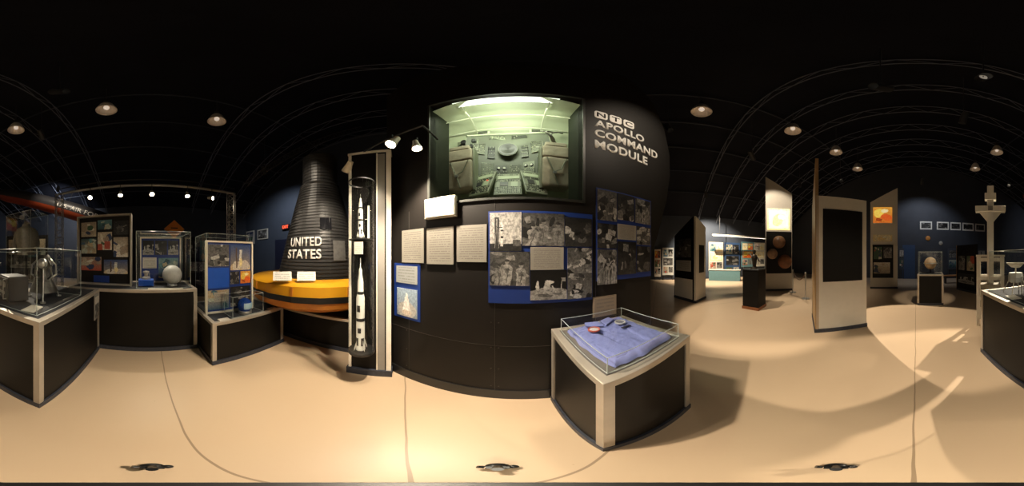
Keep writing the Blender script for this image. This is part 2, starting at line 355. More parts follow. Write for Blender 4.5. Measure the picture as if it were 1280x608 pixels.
def vitrine(label,x0,x1,y0,y1,z0,z1,loc=(0,0,0),rz=0,r=.0035):
    cx,cy=(x0+x1)/2,(y0+y1)/2
    t=thing('glass_case',label,'glass case',Vector(loc)+Matrix.Rotation(rz,3,'Z')@Vector((cx,cy,z0)),rz)
    w,d,h=(x1-x0)/2,(y1-y0)/2,z1-z0
    b=MB()
    V=[b.bm.verts.new(p) for p in [(-w,-d,0),(w,-d,0),(w,d,0),(-w,d,0),(-w,-d,h),(w,-d,h),(w,d,h),(-w,d,h)]]
    for q in((0,1,5,4),(1,2,6,5),(2,3,7,6),(3,0,4,7),(4,5,6,7)): b.bm.faces.new([V[i] for i in q])
    b.obj('glass_panel',GLASS,t)
    b=MB()
    c=[(-w,-d),(w,-d),(w,d),(-w,d)]
    for i in range(4):
        a,e=c[i],c[(i+1)%4]
        b.cyl((*a,0),(*a,h),r,seg=6); b.cyl((*a,h),(*e,h),r,seg=6); b.cyl((*a,r),(*e,r),r,seg=6)
    b.obj('edge_frame',EDGE,t); return t
def board(name,label,cat,P1,P2,z0,z1,bm,items,th=.02,group=None,frame=None,legs=False):
    P1=Vector((P1[0],P1[1],0));P2=Vector((P2[0],P2[1],0)); W=(P2-P1).length; rz=atan2(P2.y-P1.y,P2.x-P1.x); c=(P1+P2)/2; hh=z1-z0
    t=thing(name,label,cat,(c.x,c.y,z0),rz,group)
    MB().box((0,th/2,hh/2),(W,th,hh)).obj('backing_board',bm,t)
    for it in items:
        u,v,w,h,m=it[:5]; nm=it[5] if len(it)>5 else 'photograph'
        MB().box((0,0,0),(w*W,.006,h*hh)).obj(nm,m,t,loc=((u+w/2-.5)*W,-.004,(v+h/2)*hh))
    if legs:
        for sx in(-1,1): MB().box((sx*W*.4,th/2,-z0/2),(.05,.05,z0)).obj('leg',DKMET,t)
    if frame:
        f=.025; b=MB(); b.box((-W/2,0,hh/2),(f,th+.03,hh+f)).box((W/2,0,hh/2),(f,th+.03,hh+f)).box((0,0,hh),(W-f,th+.03,f)).box((0,0,.012),(W-f,th+.03,f)); b.obj('frame',frame,t)
    return t

# ---- left group
plinth('display_plinth','long black display plinth with aluminium corner trim and marbled base',-2.23,-.875,-2.07,-.69,1.02)
plinth('display_plinth','black display plinth with aluminium rim under the satellite exhibits',-3.05,-2.26,-1.2,.70,1.02)
plinth('display_plinth','low black display plinth beside the space capsule',-2.75,-1.74,.73,1.9,.67)
plinth('display_plinth','wide low black display plinth under the space capsule',-2.7,-.66,2.1,3.9,.58)
t=board('information_panel','small grey picture panel fixed on the side of the black plinth','information panel',(-1.98,-.672),(-2.15,-.672),.62,.98,GREY,[(.1,.1,.8,.5,photo('bw',20)),(.1,.65,.8,.25,paper(5))],th=.012)
vitrine('large clear glass case on the black plinth covering model spacecraft',-1.78,-.96,-1.98,-.78,1.02,1.56)
plinth('display_plinth','black pedestal carrying a tall glass case',-3.1,-2.4,-2.95,-2.1,.9)
vitrine('tall glass case with a grey flight jacket inside',-3.05,-2.45,-2.9,-2.15,.9,2.45)
t=thing('flight_jacket','grey padded flight jacket on a stand inside the tall glass case','jacket',(-2.75,-2.55,.9),cam_rot(50))
JK=mat('grey_quilted_cloth',(.28,.26,.22),.8,scale=30,var=.4)
MB().lathe([(.2,.62),(.23,.75),(.25,.95),(.27,1.12),(.22,1.22),(.1,1.28),(.08,1.34),(.001,1.34)],24).obj('jacket_body',JK,t,smooth=True).scale=(1,.6,1)
for sx in(-1,1):
    b=MB(); b.cyl((sx*.20,0,1.15),(sx*.26,-.02,.88),.07,.06); b.cyl((sx*.26,-.02,.88),(sx*.23,-.10,.66),.058,.05); b.sph((sx*.26,-.02,.88),.06); b.obj('sleeve',JK,t,smooth=True)
MB().cyl((0,0,0),(0,0,.7),.015).cyl((0,0,0),(0,0,.02),.16).obj('stand',DKMET,t)

SAT=mat('white_satellite_paint',(.6,.6,.55),.4)
ENG=mat('engine_metal',(.10,.095,.085),.4,.5,var=.4,scale=20)
t=thing('rocket_engine_model','dark metal rocket engine with bell nozzle standing on a tripod frame','rocket engine',(-1.45,-1.08,1.02),.3)
MB().lathe([(.001,.49),(.06,.49),(.08,.46),(.08,.38),(.055,.33),(.05,.30),(.08,.24),(.13,.15),(.16,.09),(.155,.09),(.07,.24),(.001,.27)],24).obj('bell_nozzle',ENG,t,smooth=True)
MB().sph((.1,.02,.40),.055).obj('pressure_tank',SILV,t,smooth=True); MB().sph((-.1,.03,.40),.055).obj('pressure_tank',SILV,t,smooth=True)
for i in range(3):
    b=MB(); a=i*2*pi/3+.3; b.cyl((.07*cos(a),.07*sin(a),.38),(.2*cos(a),.2*sin(a),.0),.009,seg=8); b.cyl((.2*cos(a),.2*sin(a),0),(.2*cos(a),.2*sin(a),.012),.03,seg=14); b.obj('landing_leg',SILV,t)
for k in range(5):
    a=k*1.26+.9; MB().tube([Vector((.07*cos(a),.07*sin(a),.44)),Vector((.14*cos(a),.14*sin(a),.38)),Vector((.15*cos(a),.15*sin(a),.27)),Vector((.08*cos(a),.08*sin(a),.23))],.010).obj('feed_pipe',SILV if k%2 else ENG,t)
t=thing('electronics_unit','large dark grey electronics unit with dials on its face','electronics unit',(-1.2,-1.3,1.02),1.2)
MB().box((0,0,.14),(.3,.22,.26)).obj('housing',mat('dark_grey_enamel',(.05,.05,.052),.45,.2),t,bevel=.008)
MB().box((0,-.114,.14),(.26,.008,.22)).obj('face_plate',mat('dark_face_plate',(.10,.10,.095),.4,.4),t)
for x,z,r in[(-.07,.18,.035),(.05,.18,.03),(-.08,.09,.018),(-.02,.09,.018),(.04,.09,.018)]: MB().cyl((x,-.126,z),(x,-.116,z),r).obj('dial',SILV,t)
for sx in(-1,1): MB().tube([Vector((sx*.1,-.116,.04)),Vector((sx*.1,-.15,.04)),Vector((sx*.1,-.15,.24)),Vector((sx*.1,-.116,.24))],.006).obj('handle',SILV,t)
MB().box((0,0,.005),(.26,.18,.01)).obj('base',BLKP,t)
t=thing('probe_model','white space probe model with dish antenna and boom legs','model spacecraft',(-1.22,-1.74,1.02),.2)
MB().lathe([(.001,.14),(.09,.14),(.1,.2),(.09,.26),(.001,.26)],8).obj('body',SAT,t)
MB().lathe([(.001,.33),(.06,.34),(.12,.39),(.125,.39),(.06,.33),(.001,.32)],24).cyl((0,0,.26),(0,0,.33),.01,seg=8).obj('dish_antenna',WHITE,t,smooth=True)
for i in range(4):
    a=i*pi/2+.5; MB().cyl((.08*cos(a),.08*sin(a),.18),(.17*cos(a),.17*sin(a),.0),.006,seg=8).obj('landing_leg',WHITE,t)
for x,y,r in[(-1.07,-.92,.2),(-1.66,-1.5,1.3),(-1.03,-1.52,1.4)]:
    o=MB().box((0,0,.004),(.18,.12,.008)).obj('label_card',paper(5),None,(x,y,1.02),r); tag(o,'white caption card lying in the glass case','label card','caption cards')

board('poster_stand','tall black poster panel with colour photographs and aluminium frame','poster panel',(-2.6,-1.17),(-2.6,-.27),1.022,2.17,BLKW,
 [(.05,.70,.3,.22,photo('col',16)),(.38,.80,.27,.14,photo('teal',16)),(.68,.72,.27,.2,photo('dark',14)),(.05,.45,.3,.22,photo('teal',14)),(.38,.50,.27,.26,photo('col',14)),(.68,.40,.27,.28,photo('col',14)),(.05,.2,.4,.2,photo('col',14)),(.5,.16,.44,.2,photo('launch',12)),(.3,.03,.3,.1,BLUE,'blue_card')],th=.1,frame=ALU)
vitrine('glass case with satellite globe on the black plinth',-2.95,-2.36,-.17,.63,1.02,1.86)
board('poster_stand','white-edged blue picture board inside the glass case','poster panel',(-2.9,-.13),(-2.9,.58),1.022,1.82,BLUE,
 [(.05,.62,.28,.32,photo('bw',12)),(.36,.62,.3,.32,photo('dark',12)),(.69,.62,.26,.32,photo('bw',12)),(.05,.32,.35,.24,paper(6)),(.45,.1,.5,.45,photo('teal',6))],frame=WHITE)
t=thing('satellite_globe','white spherical satellite model with seam lines on a small ring stand','model satellite',(-2.55,.38,1.022))
MB().sph((0,0,.175),.155,seg=40).obj('sphere',mat('grey_satellite_globe',(.50,.50,.47),.4,var=.25,scale=12),t,smooth=True)
MB().lathe([(.08,.0),(.08,.012),(.07,.05),(.065,.05),(.07,.0)],24).obj('ring_stand',SILV,t)
for a,e in[(.5,.3),(2.2,.5),(3.6,.2),(5,.4)]:
    d=Vector((cos(a)*cos(e),sin(a)*cos(e),sin(e))); MB().cyl(Vector((0,0,.175))+d*.15,Vector((0,0,.175))+d*.165,.008,seg=8).obj('antenna_stub',SILV,t)
t=thing('engine_model','silver machined part standing on a bright blue block','model part',(-2.62,-.03,1.022))
MB().box((0,0,.05),(.2,.24,.1)).obj('block',BLUEB,t,bevel=.005)
MB().lathe([(.001,.1),(.07,.1),(.07,.13),(.03,.15),(.03,.19),(.05,.21),(.05,.23),(.001,.24)],20).cyl((-.01,.05,.1),(-.01,.05,.2),.012).obj('machined_part',SILV,t,smooth=True)
o=MB().box((0,0,.004),(.05,.5,.008)).obj('label_strip',paper(4),None,(-2.31,.25,1.02)); tag(o,'white caption strip in front of the satellite globe case','label card')

board('poster_stand','blue and white photo collage panel on the low plinth','poster panel',(-2.09,.78),(-2.04,1.5),.672,1.70,BLUE,
 [(.03,.66,.44,.3,photo('bw',10)),(.5,.6,.46,.36,photo('launch',6)),(.03,.36,.44,.28,BLUEB,'blue_card'),(.5,.4,.2,.18,photo('dark',12)),(.73,.4,.24,.18,photo('orange',12)),(.03,.05,.44,.28,photo('teal',8)),(.5,.06,.46,.3,photo('dark',9)),(.15,.16,.25,.14,paper(6))],frame=WHITE,th=.03)
vitrine('clear glass case behind the photo collage panel',-2.66,-2.13,.8,1.5,.67,1.82)
vitrine('small glass case with a round blue helmet on the low plinth',-2.01,-1.78,1.02,1.52,.67,.96)
t=thing('helmet_model','dark blue rounded helmet on a silver neck ring','helmet',(-1.895,1.28,.672))
MB().lathe([(.001,.225),(.03,.222),(.06,.205),(.088,.175),(.103,.135),(.104,.095),(.09,.055),(.075,.035),(.001,.035)],32).obj('helmet_shell',mat('dark_blue_shell',(.01,.05,.26),.12),t,smooth=True)
MB().lathe([(.06,0),(.095,0),(.095,.04),(.06,.04),(.06,0)],28).obj('neck_ring',SILV,t)
MB().lathe([(.096,.165),(.1055,.135),(.107,.095),(.094,.07)],10,a0=-.7,a1=.8).obj('visor',mat('pale_visor',(.35,.5,.6),.1),t,smooth=True)
for y in (.9,1.7):
    o=MB().box((0,0,.004),(.08,.14,.008)).obj('label_card',paper(4),None,(-1.79,y,.67)); tag(o,'small white caption card on the low plinth','label card','caption cards')

# ---------------------------------------------------------------- lighting truss on the left
def lattice(name,A,B,w,label,m=SILV):
    A=Vector(A);B=Vector(B); n=max(2,int((B-A).length/w/1.1)); d=(B-A).normalized()
    u=d.orthogonal().normalized(); v=d.cross(u)
    b=MB(); cs=[(u+v)*w/2,(u-v)*w/2,(-u-v)*w/2,(-u+v)*w/2]
    for c in cs: b.cyl(A+c,B+c,w*.07,seg=6)
    for i in range(n):
        p=A.lerp(B,i/n); q=A.lerp(B,(i+1)/n)
        for k in range(4):
            a,c=cs[k],cs[(k+1)%4]
            b.cyl(p+a,q+c,w*.035,seg=4); b.cyl(q+a,q+c,w*.035,seg=4)
    o=b.obj(name,m); return tag(o,label,'truss')
TR=mat('truss_aluminium',(.35,.34,.32),.4,.6)
lattice('truss_post',(-3.3,-2.0,0),(-3.3,-2.0,3.0),.16,'vertical aluminium lattice truss post holding a lighting bar',TR)
lattice('truss_post',(-3.3,1.85,0),(-3.3,1.85,3.0),.16,'vertical aluminium lattice truss post holding a lighting bar',TR)
t=thing('lighting_bar','long horizontal pipe carrying small spotlights above the display cases','lighting bar',(-3.3,0,3.0))
MB().cyl((0,-2.1,.03),(0,1.95,.03),.03,seg=12).obj('pipe',TR,t)
MB().cyl((0,-2.1,.17),(0,1.95,.17),.012,seg=8).obj('cable',BLKP,t)
for p,W in [(112,110),(150,22),(190,85),(235,22),(266,22)]:
    y=3.15*tan(az(p)+pi/2)
    T_={112:(.4,-1.3,0),190:(-1.4,.2,.2),266:(-1.9,2.6,2.4)}.get(p,(-2.5,y,1.2))
    spotlamp((-3.2,y,2.78),T_,W,'small white spotlight on the lighting bar',group='spotlights on the lighting bar',hang=.25,ang=70 if p==112 else 100,scale=.9)
lattice('roof_bar',(-3.3,2.2,3.3),(-1.0,3.6,5.2),.12,'dark lattice lighting truss hung beneath the roof',DKMET)
t=thing('diamond_sign','orange diamond warning sign on a thin post behind the cases','sign',(-4.6,.75,0),pi/2)
b=MB(); b.prism([(0,0,2.0),(.3,0,2.27),(0,0,2.54),(-.3,0,2.27)],(0,.02,0)); b.obj('sign_plate',mat('orange_sign',(.75,.22,.01),.5),t)
MB().box((0,-.004,2.3),(.2,.006,.03)).obj('marking',BLK,t); MB().cyl((0,.03,0),(0,.03,2.5),.015).obj('post',DKMET,t)
# suspended rocket craft
A=Vector((-5.2,-6.4,4.75)); B=Vector((-6.3,-1.1,2.62)); d=(B-A); Ln=d.length; d.normalize()
up=Vector((0,0,1)); yv=up.cross(d).normalized(); zv=d.cross(yv)
t=thing('rocket_aircraft','suspended dark and orange-red missile body with white lettering','rocket',A)
t.rotation_euler=Matrix((d,yv,zv)).transposed().to_euler()
def xlathe(pr,seg=28,a0=0,a1=2*pi):
    b=MB(); b.lathe(pr,seg,a0=a0,a1=a1); bmesh.ops.rotate(b.bm,verts=b.bm.verts,cent=(0,0,0),matrix=Matrix.Rotation(pi/2,3,'Y')); return b
LB=Ln+.35; RR=.36
prf=[(.001,0),(RR*.85,0),(RR,.4),(RR,LB*.93),(RR*.9,LB*.96),(.001,LB)]
xlathe(prf,18,pi/2,3*pi/2+.25).obj('fuselage_upper',mat('dark_fuselage',(.03,.03,.035),.4),t,smooth=True)
xlathe(prf,18,3*pi/2+.25,5*pi/2).obj('fuselage_lower',RED,t,smooth=True)
for x in(1,Ln*.6): MB().cyl((x,0,RR-.02),(x,0,.95),.01,seg=6).obj('cable',DKMET,t)
def fb(x,z): 
    a=(z-.04)/RR; return Vector((x,-(RR+.008)*cos(a),(RR+.008)*sin(a)))
text('lettering','U.S. AIR FORCE',t,mat('pale_lettering',(.85,.82,.75),.6,emit=.04),2.1,.17,(3.2,0,0),bend=fb,ext=.003,offset=.01)
for (p1,p2,d1,d2,z1,k) in [(8,60,7.5,7,2.4,'col'),(236,262,6,5.8,2.2,'dark'),(100,150,8.2,8,2.6,'dark')]:
    board('exhibit_board','dim exhibit board with pictures standing behind the cases','poster panel',at(p1,d1),at(p2,d2),.0,z1,BLKW,
      [(.06,.65,.4,.28,photo(k,5)),(.54,.6,.4,.33,photo('teal',5)),(.1,.4,.8,.18,photo('bw',5))],th=.08)

# ---------------------------------------------------------------- space capsule
C=at(400,3.4); CAP=mat('dark_corrugated_metal',(.036,.035,.034),.42,.3,scale=4)
t=thing('space_capsule','black corrugated cone-shaped space capsule standing in a yellow collar','space capsule',(C.x,C.y,0),cam_rot(400))
pr=[(.001,.62),(.5,.62),(.84,.74),(.93,.9)]
n=34
for i in range(n):
    f=i/n; z=.92+f*2.03; r=.915-f*.50
    pr+= [(r,z),(r-.006,z+.034),(r-.024,z+.040),(r-.024,z+.052)]
pr+=[(.42,2.97)]
MB().lathe(pr,48).obj('cone_body',CAP,t,smooth=False)
pr=[(.42,2.97),(.40,3.0)]
for i in range(10):
    z=3.0+i*.075; pr+=[(.36,z),(.36,z+.06),(.345,z+.065)]
pr+=[(.32,3.78),(.2,3.9),(.001,3.92)]
MB().lathe(pr,40).obj('neck_section',CAP,t)
MB().cyl((.0,0,.58),(0,0,.66),.5,.55,24).obj('support_base',BLK,t)
def cb(cx,z0):
    def f(x,z):
        Z=z0+z; r=.92-(Z-.92)/2.03*.50+.014; a=(cx+x)/r; return Vector((r*sin(a),-r*cos(a),Z))
    return f
LET=mat('white_lettering',(.72,.70,.66),.6)
text('lettering','UNITED',t,LET,.61,.160,(0,0,0),bend=cb(-.58,1.66),ext=.006,offset=.02)
text('lettering','STATES',t,LET,.65,.160,(0,0,0),bend=cb(-.63,1.45),ext=.006,offset=.02)
def patch(cx,z0,w,h,off=.012):
    b=MB(); n=8; f=cb(cx,z0); rows=[]
    for j in (0,1):
        rows.append([b.bm.verts.new(f(w*i/n,h*j)) for i in range(n+1)])
    for i in range(n):
        b.bm.faces.new([rows[0][i],rows[0][i+1],rows[1][i+1],rows[1][i]])
    return b
patch(.22,1.42,.24,.34).obj('hatch_panel',mat('pale_hatch_print',(.10,.097,.09),.5,var=.7,scale=14),t)
patch(.0,1.95,.2,.22).obj('window',mat('dark_window',(.01,.01,.012),.1),t)
for cx in(-.9,-.66,.16,.5): patch(cx,1.2,.012,1.0).obj('seam_strip',mat('seam_metal',(.06,.058,.055),.4,.4),t)
t=thing('flotation_collar','yellow inflatable flotation collar ringed around the black capsule','flotation collar',(C.x,C.y,0),cam_rot(400)+pi/12)
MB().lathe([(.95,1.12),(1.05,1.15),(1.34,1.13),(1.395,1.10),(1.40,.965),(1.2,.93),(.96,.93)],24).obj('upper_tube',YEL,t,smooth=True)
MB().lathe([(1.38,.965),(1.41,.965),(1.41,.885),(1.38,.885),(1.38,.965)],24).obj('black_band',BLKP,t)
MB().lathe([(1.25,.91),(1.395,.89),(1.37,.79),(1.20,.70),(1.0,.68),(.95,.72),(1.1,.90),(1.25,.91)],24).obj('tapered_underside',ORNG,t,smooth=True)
for i in range(12):
    a=2*pi*(i)/12; MB().box((1.402*cos(a),1.402*sin(a),1.035),(.014,.03,.12),R=Matrix.Rotation(a,3,'Z')).obj('strap',ORNG,t)
for p,w in((353,.25),(383,.25)):
    P=at(p,2.20); o=MB().box((0,0,0),(w,.012,.14),R=Matrix.Rotation(-.6,3,'X')).obj('notice_card',paper(5,(.75,.72,.65)),None,(P.x,P.y,1.222),cam_rot(p)); tag(o,'white notice card propped on the yellow collar','label card','notice cards on the collar')

# ---------------------------------------------------------------- rocket pillar
t=thing('rocket_pillar','tall narrow black pillar with broad aluminium edge trim','display pillar',(-.36,1.75,0))
MB().box((0,0,1.38),(.44,.2,2.70)).obj('body',BLK,t)
MB().box((0,0,.05),(.48,.26,.10)).obj('base_skirt',KICK,t)
BA=mat('bright_aluminium',(.88,.82,.70),.5,.15)
MB().box((.205,-.106,1.4),(.05,.02,2.66)).obj('edge_trim',BA,t); MB().box((-.205,-.106,1.4),(.03,.012,2.66)).obj('edge_trim',BA,t); MB().box((0,0,2.745),(.46,.22,.03)).obj('top_cap',BA,t)
MB().box((.13,-.104,1.4),(.07,.01,2.6)).obj('side_strip',mat('grey_strip',(.26,.24,.21),.5),t); MB().box((.085,-.106,1.4),(.014,.014,2.62)).obj('inner_trim',BA,t)
t=thing('glass_case','tall rounded clear tube case with model rockets on the pillar','glass case',(-.41,1.53,.45))
MB().lathe([(.125,0),(.125,1.82)],24).obj('glass_panel',GLASS,t,smooth=True)
MB().cyl((0,0,0),(0,0,.03),.13,seg=24).obj('base_disc',BLKP,t); MB().lathe([(.122,1.805),(.128,1.805),(.128,1.82),(.122,1.82),(.122,1.805)],24).obj('top_ring',BLKP,t)
MB().cyl((0,0,1.20),(0,0,1.21),.12,seg=24).obj('shelf',BLKP,t)
RW=mat('rocket_white',(.72,.71,.66),.4,var=.05); RB=mat('rocket_black',(.015,.015,.015),.4)
def rocket(label,z,L,R,base):
    t=thing('model_rocket',label,'model rocket',(-.41,1.50,z))
    MB().lathe([(.001,0),(R*1.1,0),(R*1.1,L*.03),(R,L*.05),(R,L*.36),(R*.98,L*.38),(R*.98,L*.6),(R*.68,L*.66),(R*.68,L*.76),(R*.4,L*.84),(R*.4,L*.88),(R*.1,L*.91),(R*.08,L*.99),(.001,L)],24).obj('body',RW,t,smooth=True)
    for z0,h,r,a0 in[(.06,.10,1.02,-1.2),(.06,.10,1.02,-2.6),(.22,.06,1.02,-2.0),(.355,.035,1.02,-3.14),(.46,.07,1.0,-2.2),(.64,.03,.76,-3.14)]:
        MB().lathe([(R*r,L*z0),(R*r+.0008,L*z0),(R*r+.0008,L*(z0+h)),(R*r,L*(z0+h))],12,a0=a0,a1=a0+(pi if a0<-3 else .8)).obj('roll_marking',RB,t)
    for i in range(4):
        a=pi/4+i*pi/2; MB().prism([(R*cos(a),R*sin(a),L*.08),(R*1.7*cos(a),R*1.7*sin(a),L*.0),(R*1.7*cos(a),R*1.7*sin(a),L*.03),(R*cos(a),R*sin(a),L*.13)],(.003,.003,0)).obj('fin',RW,t)
    MB().cyl((0,0,-.02),(0,0,0),R*1.6,R*1.3).obj('stand',base,t)
rocket('large white and black multi-stage model rocket in the tube case',.50,.98,.041,BLKP)
rocket('smaller white model rocket with dark bands on the upper shelf',1.68,.44,.024,BLKP)
o=MB().box((0,0,.09),(.08,.01,.11)).obj('label_card',paper(9),None,(-.4,1.40,1.48)); tag(o,'white caption plate between the two model rockets','label card')
t=thing('tower_model','thin white launch tower model beside the small rocket','model tower',(-.34,1.54,1.66))
MB().box((0,0,.17),(.018,.018,.34)).obj('mast',RW,t); MB().box((-.02,0,.2),(.03,.006,.006)).obj('swing_arm',RW,t)

# ---------------------------------------------------------------- spacecraft mock-up wall
D0=1.25; a0=radians(41); O=Vector((D0*sin(a0),D0*cos(a0),0)); RZ=-a0; RM=Matrix.Rotation(RZ,3,'Z')
def ws(p,q,D=0):
    off=(p-651)*K; dd=D0+D; return dd*tan(off), H+dd/cos(off)*tan(lt(q))
T=thing('spacecraft_mockup','black curved-edge exhibit wall with lit window into a spacecraft cabin','spacecraft mock-up',O,RZ)
hs0,hs1,hz0,hz1=-.775,.497,1.97,3.42
right=[(.9,4.6),(1.3,4.0),(1.52,3.4),(1.62,2.95),(1.63,2.6),(1.56,2.2),(1.42,1.8),(1.30,1.5),(1.28,1.3),(1.28,0)]
b=MB(); th=(0,.1,0)
def pz(l): return [(s,0,z) for s,z in l]
b.prism(pz([(-1.34,0),(-1.34,hz0),(1.48,hz0),(1.42,1.8),(1.30,1.5),(1.28,1.3),(1.28,0)]),th)
b.prism(pz([(-1.34,hz0),(-1.34,hz1),(hs0,hz1),(hs0,hz0)]),th)
b.prism(pz([(hs1,hz0),(hs1,hz1),(1.515,hz1),(1.62,2.95),(1.63,2.6),(1.56,2.2),(1.48,hz0)]),th)
b.prism(pz([(-1.34,hz1),(-1.34,4.2),(-.9,4.6),(.9,4.6),(1.3,4.0),(1.515,hz1)]),th)
bmesh.ops.remove_doubles(b.bm,verts=b.bm.verts,dist=.0005)
b.obj('front_panel',BLKW,T)
b=MB(); ol=right
for i in range(len(ol)-1):
    (s0,z0),(s1,z1)=ol[i],ol[i+1]; b.face([(s0,.1,z0),(s1,.1,z1),(s1*.9,1.7,z1),(s0*.9,1.7,z0)])
b.face([(-1.34,.1,0),(-1.34,.1,4.2),(-1.3,1.7,4.2),(-1.3,1.7,0)])
b.face([(-1.34,.1,4.2),(-.9,.1,4.6),(-.9,1.7,4.6),(-1.3,1.7,4.2)]); b.face([(-.9,.1,4.6),(.9,.1,4.6),(.81,1.7,4.6),(-.9,1.7,4.6)])
b.face([(-1.3,1.7,0),(-1.3,1.7,4.2),(-.9,1.7,4.6),(.81,1.7,4.6)]+[(s*.9,1.7,z) for s,z in right[1:]])
bmesh.ops.remove_doubles(b.bm,verts=b.bm.verts,dist=.0005)
b.obj('outer_shell',mat('dark_brown_shell',(.03,.018,.01),.5),T)
b=MB()
for s in(-1.02,-.2,.62): b.box((s,-.001,.98),(.004,.003,1.94))
b.box((-.03,-.001,.72),(2.6,.003,.004))
for s in(-1.05,-.23,-.17,.59):
    for z in(.2,.45,.7,.95): b.cyl((s,-.004,z),(s,0,z),.006,seg=8)
b.obj('panel_seams',mat('worn_black',(.03,.027,.024),.4),T)['kind']='stuff'
MB().box((-.03,-.006,.07),(2.6,.012,.14)).obj('base_skirt',BLKP,T)
b=MB(); f=.02
b.box((hs0-f/2,-.006,(hz0+hz1)/2),(f,.02,hz1-hz0+2*f)).box((hs1+f/2,-.006,(hz0+hz1)/2),(f,.02,hz1-hz0+2*f)).box(((hs0+hs1)/2,-.006,hz0-f/2),(hs1-hs0,.02,f)).box(((hs0+hs1)/2,-.006,hz1+f/2),(hs1-hs0,.02,f))
b.obj('window_frame',mat('dark_frame_paint',(.03,.032,.028),.4),T)
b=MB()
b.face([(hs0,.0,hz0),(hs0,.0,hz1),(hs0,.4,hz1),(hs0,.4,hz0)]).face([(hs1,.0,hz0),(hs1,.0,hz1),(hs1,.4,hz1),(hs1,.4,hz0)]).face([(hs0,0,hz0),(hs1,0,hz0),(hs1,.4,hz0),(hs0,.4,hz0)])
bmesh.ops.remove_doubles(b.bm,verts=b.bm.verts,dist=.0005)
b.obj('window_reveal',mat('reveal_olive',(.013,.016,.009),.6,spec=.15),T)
b=MB(); n=18; prof=[(.04,3.44),(.3,3.50),(.55,3.52),(.74,3.47),(.88,3.36),(.96,3.2),(1.0,3.0),(1.0,1.9)]
rows=[]
for i in range(n+1):
    u=-1+2*i/n; s=-.14+.95*u
    rows.append([b.bm.verts.new((s,y-(.34*u*u if y>.45 else 0),z-(.22*u*u if z>2 else 0))) for y,z in prof])
for i in range(n):
    for j in range(len(prof)-1): b.bm.faces.new((rows[i][j],rows[i+1][j],rows[i+1][j+1],rows[i][j+1]))
b.face([(-1.08,.4,3.5),(-1.08,.95,3.56),(-1.08,.95,1.9),(-1.08,.4,1.9)],0); b.face([(.8,.4,3.5),(.8,.95,3.56),(.8,.95,1.9),(.8,.4,1.9)],0)
b.face([(-1.08,.4,1.96),(.8,.4,1.96),(.8,1.0,1.96),(-1.08,1.0,1.96)],1)
b.obj('cabin_shell',[GRN,GRND],T,smooth=True)
RIBM=mat('cabin_light_green',(.44,.45,.33),.5)
for s in(-.52,.24): MB().tube([Vector((s,.1,3.38)),Vector((s,.4,3.43)),Vector((s,.62,3.41)),Vector((s,.76,3.32)),Vector((s,.82,3.2))],.007).obj('ceiling_rib',RIBM,T)
for y,z in((.42,3.47),(.68,3.44)): MB().tube([Vector((-.14+.8*u,y-.14*u*u,z-.17*u*u)) for u in[-1+.2*i for i in range(11)]],.006).obj('ceiling_rib',RIBM,T)
for s in(-.46,.19): b=MB(); b.box((s,.72,3.38),(.17,.05,.08)); b.box((s,.69,3.38),(.12,.02,.05),1); b.obj('vent_box',[GRN,GRND],T,bevel=.006)
MB().box((-.13,.09,3.425),(.9,.09,.012)).obj('light_diffuser',GLOW2,T)
PAN=mat('instrument_olive',(.075,.085,.055),.5); KN=mat('switch_black',(.010,.010,.009),.4); DIAL=mat('dial_pale',(.42,.42,.32),.4); MID=mat('panel_mid_olive',(.15,.165,.11),.5)
def fasc(u,v):
    s=-.155+.52*u*(1-.12*v*v); top=3.38-.18*u*u; z=2.55+(top-2.55)*v; y=.82-.24*u*u-.03*v; return Vector((s,y,z))
b=MB(); g=[[b.bm.verts.new(fasc(-1+2*i/20,j/8)) for j in range(9)] for i in range(21)]
for i in range(20):
    for j in range(8): b.bm.faces.new((g[i][j],g[i+1][j],g[i+1][j+1],g[i][j+1]))
b.obj('instrument_panel',PAN,T,smooth=True)
b=MB(); b.tube([fasc(-1+i/10,1.0)+Vector((0,-.01,.01)) for i in range(21)],.012); b.obj('panel_hood',GRN,T,smooth=True)
b=MB(); b.tube([fasc(-1+i/10,0.0)+Vector((0,-.015,-.005)) for i in range(21)],.010); b.obj('panel_lip',GRNM,T,smooth=True)
def placed(b,u,v,w,h,d,mi,kind=0):
    P=fasc(u,v); du=(fasc(u+.01,v)-fasc(u-.01,v)).normalized(); R=Matrix.Rotation(atan2(du.y,du.x),3,'Z'); P=P+R@Vector((0,-d/2,0))
    if kind: b.cyl(P+R@Vector((0,d/2,0)),P-R@Vector((0,d/2,0)),w,seg=12,mi=mi)
    else: b.box(P,(w,d,h),mi,R)
SEC=[(-.82,.26,.13,.26,'dial'),(-.50,.20,.15,.20,'sw'),(-.17,.17,.15,.18,'big'),(.17,.17,.15,.18,'sw'),(.50,.20,.15,.20,'big'),(.82,.26,.13,.26,'dial'),
     (-.72,.66,.16,.20,'sw'),(.72,.66,.16,.20,'sw'),(-.42,.56,.09,.22,'dial'),(.42,.56,.09,.22,'dial'),(-.30,.92,.24,.06,'sw'),(.30,.92,.24,.06,'sw')]
for k,(u0,v0,w,h,kd) in enumerate(SEC):
    b=MB(); placed(b,u0,v0,w,h,.010,0); b.obj('panel_section',[MID,GRNM,GRND][k%3],T,bevel=.002)
b=MB()
